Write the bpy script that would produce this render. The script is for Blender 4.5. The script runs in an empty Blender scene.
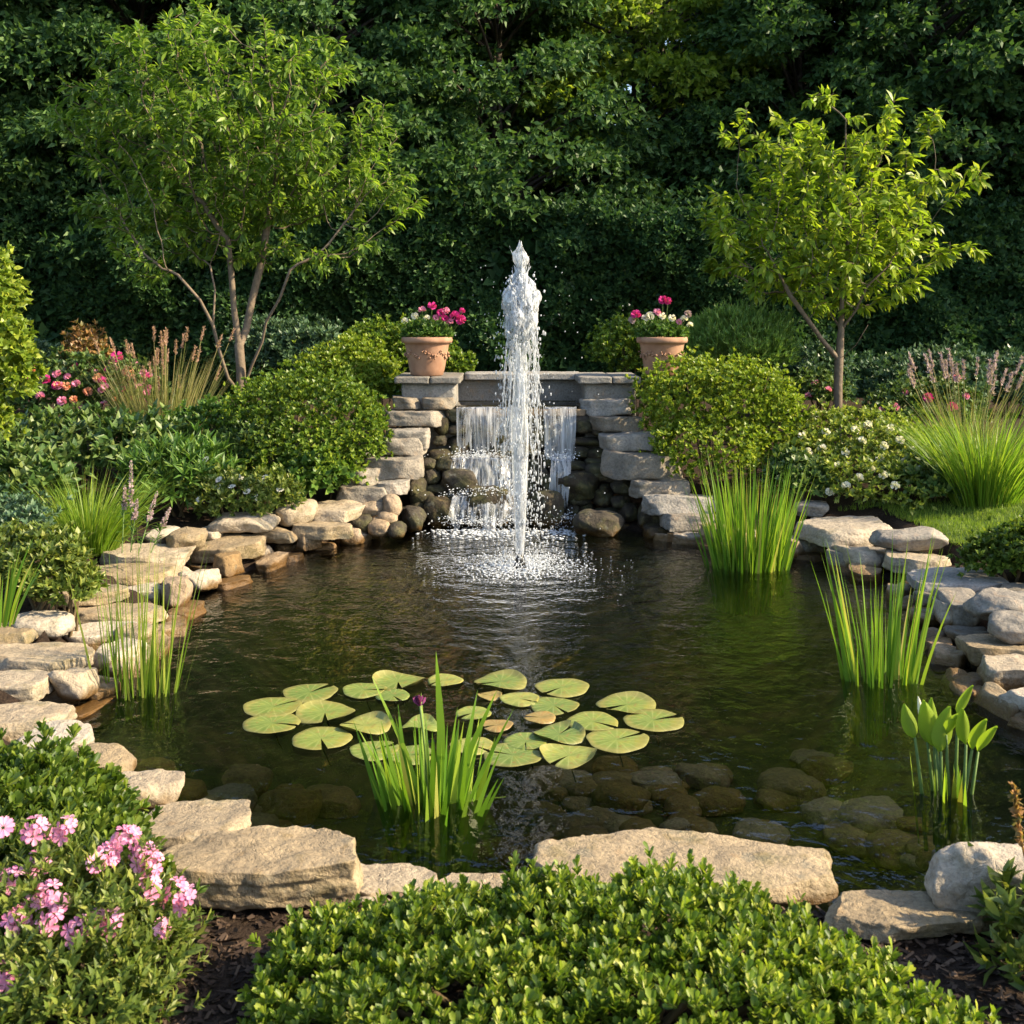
import bpy, math
import numpy as np
from mathutils import Vector

# ------------------------------------------------------------------ camera, light, exposure
C = bpy.context.scene
F, HY, HC = 1100.0, 314.0, 1.75           # focal length in px, horizon row, eye height above the water
cd = bpy.data.cameras.new("camera")
cam = bpy.data.objects.new("camera", cd)
C.collection.objects.link(cam)
C.camera = cam
cam.location = (0, 0, HC)
cam.rotation_euler = (math.radians(90), 0, 0)
cd.sensor_width = 36
cd.lens = 36 * F / 1024
cd.shift_y = -(512 - HY) / 1024
cd.clip_start = 0.05
cd.clip_end = 2000
cd.dof.use_dof = True
cd.dof.focus_distance = 7.0
cd.dof.aperture_fstop = 9.0

SUN_EL, SUN_AZ = math.radians(33), math.radians(-9)      # azimuth from +X towards +Y
S = Vector((math.cos(SUN_EL) * math.cos(SUN_AZ), math.cos(SUN_EL) * math.sin(SUN_AZ), math.sin(SUN_EL)))
w = bpy.data.worlds.new("World")
C.world = w
w.use_nodes = True
nt = w.node_tree
bg = nt.nodes["Background"]
sky = nt.nodes.new("ShaderNodeTexSky")
sky.sky_type = 'NISHITA'
sky.sun_disc = False
sky.sun_elevation = SUN_EL
sky.sun_rotation = math.radians(90) - SUN_AZ
sky.air_density = 1.0
sky.dust_density = 1.5
nt.links.new(sky.outputs[0], bg.inputs[0])
bg.inputs[1].default_value = 0.15
sd = bpy.data.lights.new("sun", 'SUN')
sun = bpy.data.objects.new("sun", sd)
C.collection.objects.link(sun)
sun.rotation_euler = (-S).to_track_quat('-Z', 'Y').to_euler()
sd.energy = 5.0
sd.angle = math.radians(0.6)
sd.color = (1.0, 0.83, 0.56)
C.view_settings.view_transform = 'Standard'
C.view_settings.look = 'None'
C.view_settings.gamma = 1
C.view_settings.exposure = 1.25
C.cycles.max_bounces = 7
C.cycles.transparent_max_bounces = 16
C.cycles.diffuse_bounces = 3
C.cycles.glossy_bounces = 3
C.cycles.transmission_bounces = 5
C.cycles.caustics_reflective = False
C.cycles.caustics_refractive = False
C.cycles.use_denoising = True

# ------------------------------------------------------------------ helpers
def rng(s): return np.random.default_rng(s)
def YZ(py, z): return F * (HC - z) / (py - HY)           # distance of a point of height z seen on row py
def P(px, py, Y): return np.array([(px - 512) * Y / F, Y, HC - (py - HY) * Y / F])
def G(px, py, z):
    Y = YZ(py, z)
    return np.array([(px - 512) * Y / F, Y, z])

def tag(o, label=None, cat=None, group=None, kind=None):
    if label: o["label"] = label
    if cat: o["category"] = cat
    if group: o["group"] = group
    if kind: o["kind"] = kind
    return o

def thing(name, label, cat, loc, group=None):
    o = bpy.data.objects.new(name, None)
    C.collection.objects.link(o)
    o.empty_display_size = 0.1
    o.location = loc
    return tag(o, label, cat, group)

class Geo:
    def __init__(s): s.v, s.f, s.n = [], [], 0
    def add(s, v, f):
        v = np.asarray(v, float).reshape(-1, 3)
        if len(v) == 0: return
        for ff in (f if isinstance(f, list) else [f]):
            s.f.append(np.asarray(ff, np.int64) + s.n)
        s.v.append(v); s.n += len(v)
    def mesh(s, name, off=None, smooth=True):
        v = np.concatenate(s.v) if s.v else np.zeros((0, 3))
        if off is not None: v = v - np.asarray(off)
        me = bpy.data.meshes.new(name)
        me.vertices.add(len(v))
        me.vertices.foreach_set("co", v.astype(np.float32).ravel())
        loops = np.concatenate([f.ravel() for f in s.f])
        tot = np.concatenate([np.full(len(f), f.shape[1]) for f in s.f])
        st = np.concatenate([[0], np.cumsum(tot)[:-1]])
        me.loops.add(len(loops)); me.polygons.add(len(tot))
        me.loops.foreach_set("vertex_index", loops.astype(np.int32))
        me.polygons.foreach_set("loop_start", st.astype(np.int32))
        me.polygons.foreach_set("loop_total", tot.astype(np.int32))
        me.polygons.foreach_set("use_smooth", np.full(len(tot), smooth))
        me.update(calc_edges=True)
        return me

def mk(name, g, mat, parent=None, smooth=True, loc=None):
    off = np.array(parent.matrix_basis.translation) if parent is not None and loc is None else loc
    if parent is not None and parent.parent is not None and loc is None:
        off = np.array(parent.matrix_basis.translation) + np.array(parent.parent.matrix_basis.translation)
    me = g.mesh(name, off, smooth) if isinstance(g, Geo) else g
    me.materials.clear(); me.materials.append(mat)
    o = bpy.data.objects.new(name, me)
    C.collection.objects.link(o)
    if parent is not None: o.parent = parent
    elif loc is not None: o.location = loc
    return o

def nrm(a): return a / np.maximum(np.linalg.norm(a, axis=-1, keepdims=True), 1e-9)

def vnoise(p, seed=0):
    p = np.asarray(p, float)
    i = np.floor(p).astype(np.int64); f = p - i
    u = f * f * f * (f * (f * 6 - 15) + 10)
    def h(x, y, z):
        n = (x * 374761393 + y * 668265263 + z * 1274126177 + seed * 974634777) & 0x7fffffff
        n = ((n ^ (n >> 13)) * 1274126177) & 0x7fffffff
        n = ((n ^ (n >> 16)) * 668265263) & 0x7fffffff
        return (n & 0xffff) / 32767.5 - 1
    r = 0
    for dx in (0, 1):
        for dy in (0, 1):
            for dz in (0, 1):
                wt = (u[..., 0] if dx else 1 - u[..., 0]) * (u[..., 1] if dy else 1 - u[..., 1]) * (u[..., 2] if dz else 1 - u[..., 2])
                r = r + wt * h(i[..., 0] + dx, i[..., 1] + dy, i[..., 2] + dz)
    return r
def fbm(p, o=4, seed=0):
    r, a = 0, 1.0
    for k in range(o):
        r = r + a * vnoise(np.asarray(p) * 2 ** k, seed + k); a *= .5
    return r

# leaf templates: (side, along, normal) and faces
T_DIA = (np.array([[0, 0, 0], [.5, .42, .05], [0, 1, -.08], [-.5, .42, .05]]), np.array([[0, 1, 2, 3]]))
T_LEAF = (np.array([[0, 0, 0], [.34, .25, .05], [.42, .55, .05], [0, 1, -.14], [-.42, .55, .05], [-.34, .25, .05], [0, .5, -.03]]),
          np.array([[0, 1, 2, 6], [2, 3, 4, 6], [4, 5, 0, 6]]))
T_OBO = (np.array([[0, 0, 0], [.2, .3, .06], [.48, .68, .09], [.26, .97, .02], [-.26, .97, .02], [-.48, .68, .09], [-.2, .3, .06], [0, .5, -.01], [0, .9, -.03]]),
         np.array([[0, 1, 2, 7], [7, 2, 3, 8], [8, 4, 5, 7], [7, 5, 6, 0], [8, 3, 4, 4]])[:4])
def leaves(g, Pp, D, N, L, W, T=T_DIA):
    n = len(Pp)
    D = nrm(D); sd_ = nrm(np.cross(D, N)); N = np.cross(sd_, D)
    tv, tf = T
    L = np.broadcast_to(L, n)[:, None, None]; W = np.broadcast_to(W, n)[:, None, None]
    v = Pp[:, None] + tv[None, :, :1] * W * sd_[:, None] + tv[None, :, 1:2] * L * D[:, None] + tv[None, :, 2:3] * L * N[:, None]
    k = len(tv)
    f = tf[None] + (np.arange(n) * k)[:, None, None]
    g.add(v.reshape(-1, 3), f.reshape(-1, tf.shape[1]))

def blades(g, Pp, D, bend, L, W, segs=6, taper=1.5, twist=None, r=None, base=0.7):
    """ribbons: point = P + L*(t*D + t^2*bend)"""
    n = len(Pp); t = np.linspace(0, 1, segs + 1)
    L = np.broadcast_to(L, n); W = np.broadcast_to(W, n)
    pos = Pp[:, None] + L[:, None, None] * (t[None, :, None] * D[:, None] + (t ** 2)[None, :, None] * bend[:, None])
    r = r or rng(1)
    a = r.uniform(0, math.tau, n)
    h = np.stack([np.cos(a), np.sin(a), np.zeros(n)], -1)
    tang = nrm(np.gradient(pos, axis=1))
    side = nrm(np.cross(tang, h[:, None]))
    wp = (base + (1 - base) * np.minimum(1, t * 4)) * np.maximum(0.02, 1 - t ** taper)
    off = side * (W[:, None] * wp[None])[:, :, None] * .5
    fold = nrm(np.cross(side, tang)) * (W[:, None] * wp[None])[:, :, None] * .15
    v = np.stack([pos - off + fold, pos + off + fold], 2).reshape(-1, 3)
    base_i = (np.arange(n) * (segs + 1) * 2)[:, None] + (np.arange(segs) * 2)[None]
    f = np.stack([base_i, base_i + 1, base_i + 3, base_i + 2], -1).reshape(-1, 4)
    g.add(v, f)

def tube(g, pts, rad, sides=6, cap=True):
    pts = np.asarray(pts, float); n = len(pts)
    rad = np.broadcast_to(rad, n)
    tg = nrm(np.gradient(pts, axis=0))
    ref = np.array([1, 0, 0.]) if abs(tg[0][0]) < .8 else np.array([0, 1., 0])
    a = nrm(np.cross(tg, ref)); b = np.cross(tg, a)
    th = np.arange(sides) / sides * math.tau
    v = pts[:, None] + rad[:, None, None] * (np.cos(th)[None, :, None] * a[:, None] + np.sin(th)[None, :, None] * b[:, None])
    i = np.arange(n - 1)[:, None] * sides; j = np.arange(sides)[None]
    f = np.stack([i + j, i + (j + 1) % sides, i + sides + (j + 1) % sides, i + sides + j], -1).reshape(-1, 4)
    fs = [f]
    v = v.reshape(-1, 3)
    if cap:
        v = np.concatenate([v, pts[-1:] + tg[-1:] * rad[-1] * .5])
        e = (n - 1) * sides
        fs.append(np.stack([e + np.arange(sides), e + (np.arange(sides) + 1) % sides, np.full(sides, n * sides)], -1))
    g.add(v, fs)

def box(g, x0, x1, y0, y1, z0, z1, bev=0.006, seed=0, rough=0.0, n=6):
    v, f = cube_grid(n)
    v = v.copy()
    c = np.array([(x0 + x1) / 2, (y0 + y1) / 2, (z0 + z1) / 2]); h = np.array([x1 - x0, y1 - y0, z1 - z0]) / 2
    p = v * h
    q = np.clip(p, -(h - bev), h - bev)
    d = p - q
    # push grid lines next to the edge to the bevel, round it off
    l = np.linalg.norm(d, axis=1, keepdims=True)
    p = q + np.where(l > 1e-9, d / np.maximum(l, 1e-9) * bev, 0)
    if rough: p = p + rough * np.stack([fbm(p * 9 + k * 7.3 + c, 3, seed + k) for k in range(3)], -1)
    g.add(p + c, f)

_cg = {}
def cube_grid(n):
    if n in _cg: return _cg[n]
    t = np.linspace(-1, 1, n + 1)
    vs, fs, o = [], [], 0
    for ax in range(3):
        for s in (-1, 1):
            a, b = np.meshgrid(t, t, indexing='ij')
            p = np.zeros((n + 1, n + 1, 3)); p[..., ax] = s; p[..., (ax + 1) % 3] = a; p[..., (ax + 2) % 3] = b
            i = np.arange(n)[:, None] * (n + 1) + np.arange(n)[None]
            q = np.stack([i, i + n + 1, i + n + 2, i + 1], -1).reshape(-1, 4) + o
            if s < 0: q = q[:, ::-1]
            vs.append(p.reshape(-1, 3)); fs.append(q); o += (n + 1) ** 2
    v = np.concatenate(vs); f = np.concatenate(fs)
    u, inv = np.unique(np.round(v, 6), axis=0, return_inverse=True)
    _cg[n] = (u, inv.reshape(-1)[f])
    return _cg[n]
_bg = {}
def bev_grid(n):
    """cube grid whose lines crowd towards the edges (for bevelled blocks)"""
    return cube_grid(n)

def stone(w_, d_, h_, seed, kind='s', n=16):
    """irregular weathered stone of size w,d,h centred on its base"""
    r = rng(seed)
    v, f = cube_grid(n)
    k = {'s': 9.0, 'b': 3.2, 'r': 5.5, 'c': 2.6}[kind]
    # crowd the grid to the edges so the rounding has vertices
    v = np.sign(v) * (1 - (1 - np.abs(v)) ** 1.25)
    p = v / np.maximum((np.abs(v) ** k).sum(1, keepdims=True) ** (1 / k), 1e-9)
    # plan outline: uneven, with a few straight broken sides
    cuts = {'s': 7, 'b': 6, 'r': 6, 'c': 3}[kind]
    a0 = r.uniform(0, math.tau)
    for i in range(cuts):
        a = a0 + i * math.tau / cuts + r.uniform(-.5, .5)
        nz = r.uniform(-.1, .16) if kind == 's' else r.uniform(-.5, .6)
        nn = np.array([math.cos(a), math.sin(a), nz]); nn /= np.linalg.norm(nn)
        off = r.uniform(.80, 1.06)
        e = p @ nn - off
        p = p - np.where(e > 0, e, 0)[:, None] * nn * .9
    if kind in 'sr':                       # top plane slightly tilted
        nn = nrm(np.array([r.uniform(-.1, .1), r.uniform(-.1, .1), 1.0])); e = p @ nn - r.uniform(.8, .92)
        p = p - np.where(e > 0, e, 0)[:, None] * nn * .85
    half = np.array([w_, d_, h_]) / 2
    ext = np.abs(p).max(0); p = p / ext
    q = p * half
    m = min(w_, d_, h_ * 1.5)
    o = r.uniform(0, 50, 3)
    low = np.stack([fbm(q / m * 1.1 + o + 11 * k2, 2, seed + k2) for k2 in range(3)], -1) * m * np.array([.09, .09, .05])
    q = q + low
    nd = nrm(p)
    side = 1 - np.abs(nd[:, 2])
    hi = fbm(q / m * 4.5 + o, 4, seed + 9) * min(m, .25) * .04
    strat = vnoise(np.stack([q[:, 0] * 3, q[:, 1] * 3, q[:, 2] * 55], -1) + o, seed + 5) * min(m, .16) * .035 * (1 if kind == 's' else .25)
    q = q + nd * hi[:, None] + nd * (strat * side)[:, None] * np.array([1, 1, 0])
    q[:, 2] += h_ / 2
    return q, f

# ------------------------------------------------------------------ materials
def mat(name):
    m = bpy.data.materials.new(name); m.use_nodes = True
    t = m.node_tree; t.nodes.clear()
    out = t.nodes.new("ShaderNodeOutputMaterial")
    return m, t, out
def N(t, typ, **kw):
    n = t.nodes.new("ShaderNode" + typ)
    for k, v in kw.items():
        if hasattr(n, k) and not k.startswith("i_"): setattr(n, k, v)
        else: n.inputs[k[2:].replace("_", " ")].default_value = v
    return n
def ramp(t, stops, interp='LINEAR'):
    n = t.nodes.new("ShaderNodeValToRGB"); cr = n.color_ramp; cr.interpolation = interp
    while len(cr.elements) > 1: cr.elements.remove(cr.elements[-1])
    cr.elements[0].position = stops[0][0]; cr.elements[0].color = (*stops[0][1], 1)
    for p, c in stops[1:]:
        e = cr.elements.new(p); e.color = (*c, 1)
    return n
def noise(t, scale, detail=4, rough=.55, vec=None, dist=0.0):
    n = t.nodes.new("ShaderNodeTexNoise")
    n.inputs["Scale"].default_value = scale; n.inputs["Detail"].default_value = detail
    n.inputs["Roughness"].default_value = rough; n.inputs["Distortion"].default_value = dist
    if vec is not None: t.links.new(vec, n.inputs["Vector"])
    return n
def mixc(t, a, b, fac, mode='MIX'):
    n = t.nodes.new("ShaderNodeMix"); n.data_type = 'RGBA'; n.blend_type = mode
    def put(sock, x):
        if isinstance(x, tuple): sock.default_value = (*x, 1)
        elif isinstance(x, (int, float)): sock.default_value = x
        else: t.links.new(x, sock)
    put(n.inputs[6], a); put(n.inputs[7], b); put(n.inputs[0], fac)
    return n.outputs[2]
def math_(t, op, a, b=None, clamp=False):
    n = t.nodes.new("ShaderNodeMath"); n.operation = op; n.use_clamp = clamp
    for s, x in zip(n.inputs, (a, b)):
        if x is None: continue
        if isinstance(x, (int, float)): s.default_value = x
        else: t.links.new(x, s)
    return n.outputs[0]
def bump(t, h, strength=.5, dist=.02):
    b = t.nodes.new("ShaderNodeBump"); b.inputs["Strength"].default_value = strength; b.inputs["Distance"].default_value = dist
    t.links.new(h, b.inputs["Height"]); return b.outputs[0]

def leaf_mat(name, stops, transl=.35, rough=.42, spec=.35, back=1.25, tvec=None):
    m, t, out = mat(name)
    g = t.nodes.new("ShaderNodeNewGeometry")
    rp = ramp(t, stops); t.links.new(g.outputs["Random Per Island"], rp.inputs[0])
    tc = t.nodes.new("ShaderNodeTexCoord")
    nz = noise(t, 1.6, 2, vec=tc.outputs["Object"])
    col = mixc(t, rp.outputs[0], (1, 1, 1), 0.0)
    hv = t.nodes.new("ShaderNodeHueSaturation"); t.links.new(rp.outputs[0], hv.inputs["Color"])
    v = math_(t, 'MULTIPLY_ADD', nz.outputs[0], .7); t.nodes[-1].inputs[2].default_value = .65
    t.links.new(v, hv.inputs["Value"])
    pb = t.nodes.new("ShaderNodeBsdfPrincipled"); pb.inputs["Roughness"].default_value = rough
    pb.inputs["Specular IOR Level"].default_value = spec
    t.links.new(hv.outputs[0], pb.inputs["Base Color"])
    tr = t.nodes.new("ShaderNodeBsdfTranslucent")
    tcol = mixc(t, hv.outputs[0], (back * 1.05, back * 1.1, back * .55), 1.0, 'MULTIPLY')
    t.links.new(tcol, tr.inputs[0])
    mx = t.nodes.new("ShaderNodeMixShader"); mx.inputs[0].default_value = transl
    t.links.new(pb.outputs[0], mx.inputs[1]); t.links.new(tr.outputs[0], mx.inputs[2])
    t.links.new(mx.outputs[0], out.inputs[0])
    return m
def plain(name, col, rough=.6, col2=None, scale=20, bmp=.3, bdist=.01, spec=.3):
    m, t, out = mat(name)
    tc = t.nodes.new("ShaderNodeTexCoord")
    nz = noise(t, scale, 5, vec=tc.outputs["Object"])
    rp = ramp(t, [(.3, col), (.7, col2 or tuple(c * .7 for c in col))]); t.links.new(nz.outputs[0], rp.inputs[0])
    pb = t.nodes.new("ShaderNodeBsdfPrincipled"); pb.inputs["Roughness"].default_value = rough
    pb.inputs["Specular IOR Level"].default_value = spec
    t.links.new(rp.outputs[0], pb.inputs["Base Color"])
    t.links.new(bump(t, nz.outputs[0], bmp, bdist), pb.inputs["Normal"])
    t.links.new(pb.outputs[0], out.inputs[0])
    return m

def stone_mat(name, light, mid, dark, wet=True, moss=.0):
    m, t, out = mat(name)
    tc = t.nodes.new("ShaderNodeTexCoord"); oi = t.nodes.new("ShaderNodeObjectInfo")
    geo = t.nodes.new("ShaderNodeNewGeometry")
    n1 = noise(t, 5, 6, .6, tc.outputs["Object"], .4)
    n2 = noise(t, 60, 5, .7, tc.outputs["Object"])
    n3 = noise(t, 14, 4, .6, tc.outputs["Object"])
    r1 = ramp(t, [(.28, dark), (.5, mid), (.72, light)]); t.links.new(n1.outputs[0], r1.inputs[0])
    sp = ramp(t, [(.35, (.55, .53, .5)), (.5, (.95, .95, .95)), (.68, (1.2, 1.18, 1.12))]); t.links.new(n2.outputs[0], sp.inputs[0])
    c = mixc(t, r1.outputs[0], sp.outputs[0], .75, 'MULTIPLY')
    # rusty and lichen patches
    pr = ramp(t, [(.56, (0, 0, 0)), (.66, (1, 1, 1))]); t.links.new(n3.outputs[0], pr.inputs[0])
    c = mixc(t, c, (.33, .21, .11), math_(t, 'MULTIPLY', pr.outputs[0], .33))
    n4 = noise(t, 9, 5, .65, tc.outputs["Object"]); n4.inputs["Vector"].default_value = (3, 1, 2)
    pr2 = ramp(t, [(.60, (0, 0, 0)), (.66, (1, 1, 1))]); t.links.new(n4.outputs[0], pr2.inputs[0])
    c = mixc(t, c, (.16, .16, .13), math_(t, 'MULTIPLY', pr2.outputs[0], .45))
    ov = t.nodes.new("ShaderNodeHueSaturation"); t.links.new(c, ov.inputs["Color"])
    vv = math_(t, 'MULTIPLY_ADD', oi.outputs["Random"], .5); t.nodes[-1].inputs[2].default_value = .74
    t.links.new(vv, ov.inputs["Value"])
    ss = math_(t, 'MULTIPLY_ADD', oi.outputs["Random"], -.5); t.nodes[-1].inputs[2].default_value = 1.15
    t.links.new(ss, ov.inputs["Saturation"])
    c = ov.outputs[0]
    if moss:
        n5 = noise(t, 7, 5, .6, tc.outputs["Object"])
        mr = ramp(t, [(.45 if moss > .45 else .55, (0, 0, 0)), (.6 if moss > .45 else .68, (1, 1, 1))]); t.links.new(n5.outputs[0], mr.inputs[0])
        c = mixc(t, c, (.07, .075, .02), math_(t, 'MULTIPLY', mr.outputs[0], moss))
    pb = t.nodes.new("ShaderNodeBsdfPrincipled")
    if wet:                                # splash line: dark wet, rusty algae band just above the water
        sx = t.nodes.new("ShaderNodeSeparateXYZ"); t.links.new(geo.outputs["Position"], sx.inputs[0])
        zz = math_(t, 'MULTIPLY_ADD', n3.outputs[0], -.10); t.nodes[-1].inputs[2].default_value = 0.05
        zz = math_(t, 'ADD', zz, sx.outputs[2])
        wr = ramp(t, [(.035, (1, 1, 1)), (.075, (0, 0, 0))]); t.links.new(zz, wr.inputs[0])
        c = mixc(t, c, (.30, .22, .11), math_(t, 'MULTIPLY', wr.outputs[0], .9), 'MULTIPLY')
        c = mixc(t, c, (.16, .085, .025), math_(t, 'MULTIPLY', wr.outputs[0], .35))
        rr = math_(t, 'MULTIPLY_ADD', wr.outputs[0], -.5); t.nodes[-1].inputs[2].default_value = .82
        t.links.new(rr, pb.inputs["Roughness"])
    else:
        pb.inputs["Roughness"].default_value = .8
    t.links.new(c, pb.inputs["Base Color"])
    pb.inputs["Specular IOR Level"].default_value = .3
    vo = t.nodes.new("ShaderNodeTexVoronoi"); vo.feature = 'DISTANCE_TO_EDGE'; vo.inputs["Scale"].default_value = 6
    dn = noise(t, 4, 4, .6, tc.outputs["Object"])
    t.links.new(mixc(t, tc.outputs["Object"], dn.outputs[1], .35), vo.inputs["Vector"])
    cr = ramp(t, [(0, (0, 0, 0)), (.02, (1, 1, 1))]); t.links.new(vo.outputs[0], cr.inputs[0])
    h = math_(t, 'ADD', math_(t, 'MULTIPLY', n2.outputs[0], .5), math_(t, 'MULTIPLY', cr.outputs[0], .10))
    h = math_(t, 'ADD', h, math_(t, 'MULTIPLY', n3.outputs[0], .9))
    t.links.new(bump(t, h, .8, .022), pb.inputs["Normal"])
    t.links.new(pb.outputs[0], out.inputs[0])
    return m

M = {}
M['stone'] = stone_mat("sandstone", (.45, .355, .235), (.36, .285, .19), (.23, .185, .13), moss=.4)
M['grey_stone'] = stone_mat("grey_stone", (.32, .275, .215), (.235, .205, .165), (.145, .13, .11))
M['cobble'] = stone_mat("mossy_cobble_shade_tint", (.075, .055, .03), (.045, .034, .02), (.022, .018, .012), moss=.5)  # wet mossy tone, darkened further to put the recess shade into the colour
M['gold'] = stone_mat("golden_cobble", (.40, .27, .13), (.27, .18, .09), (.14, .10, .06))
M['bed_stone'] = stone_mat("algae_stone", (.40, .25, .08), (.28, .175, .055), (.16, .105, .035), wet=False)
M['dressed'] = stone_mat("dressed_stone", (.31, .29, .26), (.25, .235, .21), (.17, .16, .145), wet=False)
M['bark'] = plain("grey_bark", (.20, .15, .105), .85, (.11, .085, .06), 25, .6)
M['dark_bark'] = plain("dark_bark", (.07, .055, .04), .9, (.035, .028, .02), 12, .6)
M['twig'] = plain("twig", (.14, .10, .05), .8)
M['green_stem'] = plain("green_stem", (.10, .16, .03), .5, (.06, .11, .02))
M['soil'] = plain("potting_soil", (.03, .022, .016), .95, (.05, .035, .025), 60)
M['terracotta'] = plain("terracotta", (.40, .235, .15), .85, (.24, .125, .075), 7, .25, .004)
M['nozzle'] = plain("nozzle_metal", (.02, .02, .02), .4)

def flower_mat(name, c1, c2, tr=.3):
    return leaf_mat(name, [(0, c1), (1, c2)], tr, .6, .15, 1.0)
M['pink'] = flower_mat("pink_petal", (.72, .22, .42), (.86, .46, .62))
M['magenta'] = flower_mat("magenta_petal", (.55, .03, .22), (.70, .08, .36))
M['white'] = flower_mat("white_petal", (.78, .74, .66), (.85, .82, .72))
M['peach'] = flower_mat("peach_petal", (.72, .30, .18), (.78, .42, .28))
M['lilac'] = flower_mat("lilac_petal", (.38, .27, .29), (.54, .42, .43))
M['violet'] = flower_mat("violet_petal", (.13, .03, .10), (.22, .05, .15))
M['yellow'] = flower_mat("yellow_centre", (.75, .5, .06), (.8, .6, .1))

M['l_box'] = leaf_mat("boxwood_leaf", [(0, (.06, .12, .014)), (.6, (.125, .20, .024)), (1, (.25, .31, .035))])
M['l_box_y'] = leaf_mat("sunlit_shrub_leaf", [(0, (.10, .165, .016)), (.6, (.19, .265, .024)), (1, (.34, .38, .045))])  # yellower leaf colour paints the sunlight onto the lit shrubs
M['l_front'] = leaf_mat("low_shrub_leaf", [(0, (.05, .10, .012)), (.5, (.135, .205, .02)), (.85, (.26, .32, .035)), (1, (.42, .44, .10))], .4, .42, .32)
M['l_cover'] = leaf_mat("cover_leaf", [(0, (.045, .085, .012)), (.6, (.10, .16, .02)), (1, (.2, .25, .035))], .35, .42, .32)
M['l_phlox'] = leaf_mat("phlox_leaf", [(0, (.06, .10, .018)), (.6, (.13, .18, .03)), (1, (.26, .28, .06))])
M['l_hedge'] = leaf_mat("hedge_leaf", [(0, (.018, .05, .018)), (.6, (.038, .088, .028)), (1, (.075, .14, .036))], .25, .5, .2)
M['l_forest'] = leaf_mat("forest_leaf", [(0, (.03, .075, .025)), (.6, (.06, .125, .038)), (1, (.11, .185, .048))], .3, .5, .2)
M['l_forest2'] = leaf_mat("forest_leaf_sun_tint", [(0, (.09, .15, .022)), (.6, (.18, .26, .03)), (1, (.28, .34, .05))], .45, .5, .2)  # sunlight on the paler crowns is put into this leaf colour
M['l_tree_a'] = leaf_mat("small_tree_leaf", [(0, (.075, .15, .024)), (.6, (.15, .245, .034)), (1, (.26, .35, .05))], .5, .4, .35)
M['l_tree_b'] = leaf_mat("maple_leaf", [(0, (.14, .23, .022)), (.6, (.24, .33, .03)), (1, (.37, .42, .05))], .5, .4, .35)
M['l_blue'] = leaf_mat("blue_green_leaf", [(0, (.04, .085, .045)), (.6, (.075, .14, .07)), (1, (.13, .20, .10))], .2)
M['l_dark'] = leaf_mat("dark_leaf", [(0, (.04, .09, .022)), (.6, (.085, .145, .034)), (1, (.17, .215, .06))], .25)
M['l_mid'] = leaf_mat("fresh_leaf", [(0, (.05, .12, .02)), (.6, (.09, .18, .03)), (1, (.17, .25, .05))])
M['l_rust'] = leaf_mat("rusty_leaf", [(0, (.15, .14, .04)), (.5, (.28, .16, .06)), (1, (.40, .22, .10))])
M['l_white'] = leaf_mat("pale_rose_leaf", [(0, (.10, .16, .024)), (.6, (.22, .28, .045)), (1, (.38, .40, .10))], .4)
M['l_cone'] = leaf_mat("needle_leaf", [(0, (.10, .20, .045)), (.6, (.17, .28, .06)), (1, (.25, .34, .09))])
M['g_bright'] = leaf_mat("bright_grass", [(0, (.10, .20, .02)), (.6, (.18, .29, .03)), (1, (.30, .36, .05))], .45, .4)
M['g_tan'] = leaf_mat("tan_grass", [(0, (.13, .17, .04)), (.5, (.24, .24, .08)), (1, (.36, .30, .14))], .4)
M['plume'] = leaf_mat("plume", [(0, (.34, .20, .15)), (1, (.52, .36, .27))], .4, .7, .1)
M['g_reed'] = leaf_mat("reed_blade", [(0, (.10, .18, .02)), (.7, (.18, .27, .03)), (1, (.36, .36, .08))], .4, .35)
M['g_iris'] = leaf_mat("iris_blade", [(0, (.08, .18, .018)), (.55, (.15, .27, .025)), (.88, (.27, .36, .04)), (1, (.45, .38, .12))], .4, .35)
M['g_lawn'] = leaf_mat("lawn_blade", [(0, (.10, .17, .02)), (.6, (.17, .25, .03)), (1, (.26, .32, .05))], .35, .5, .2)
M['l_arum'] = leaf_mat("arum_leaf", [(0, (.13, .24, .03)), (.6, (.22, .31, .03)), (1, (.42, .36, .06))], .5, .55, .2)
M['pad'] = None

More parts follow.
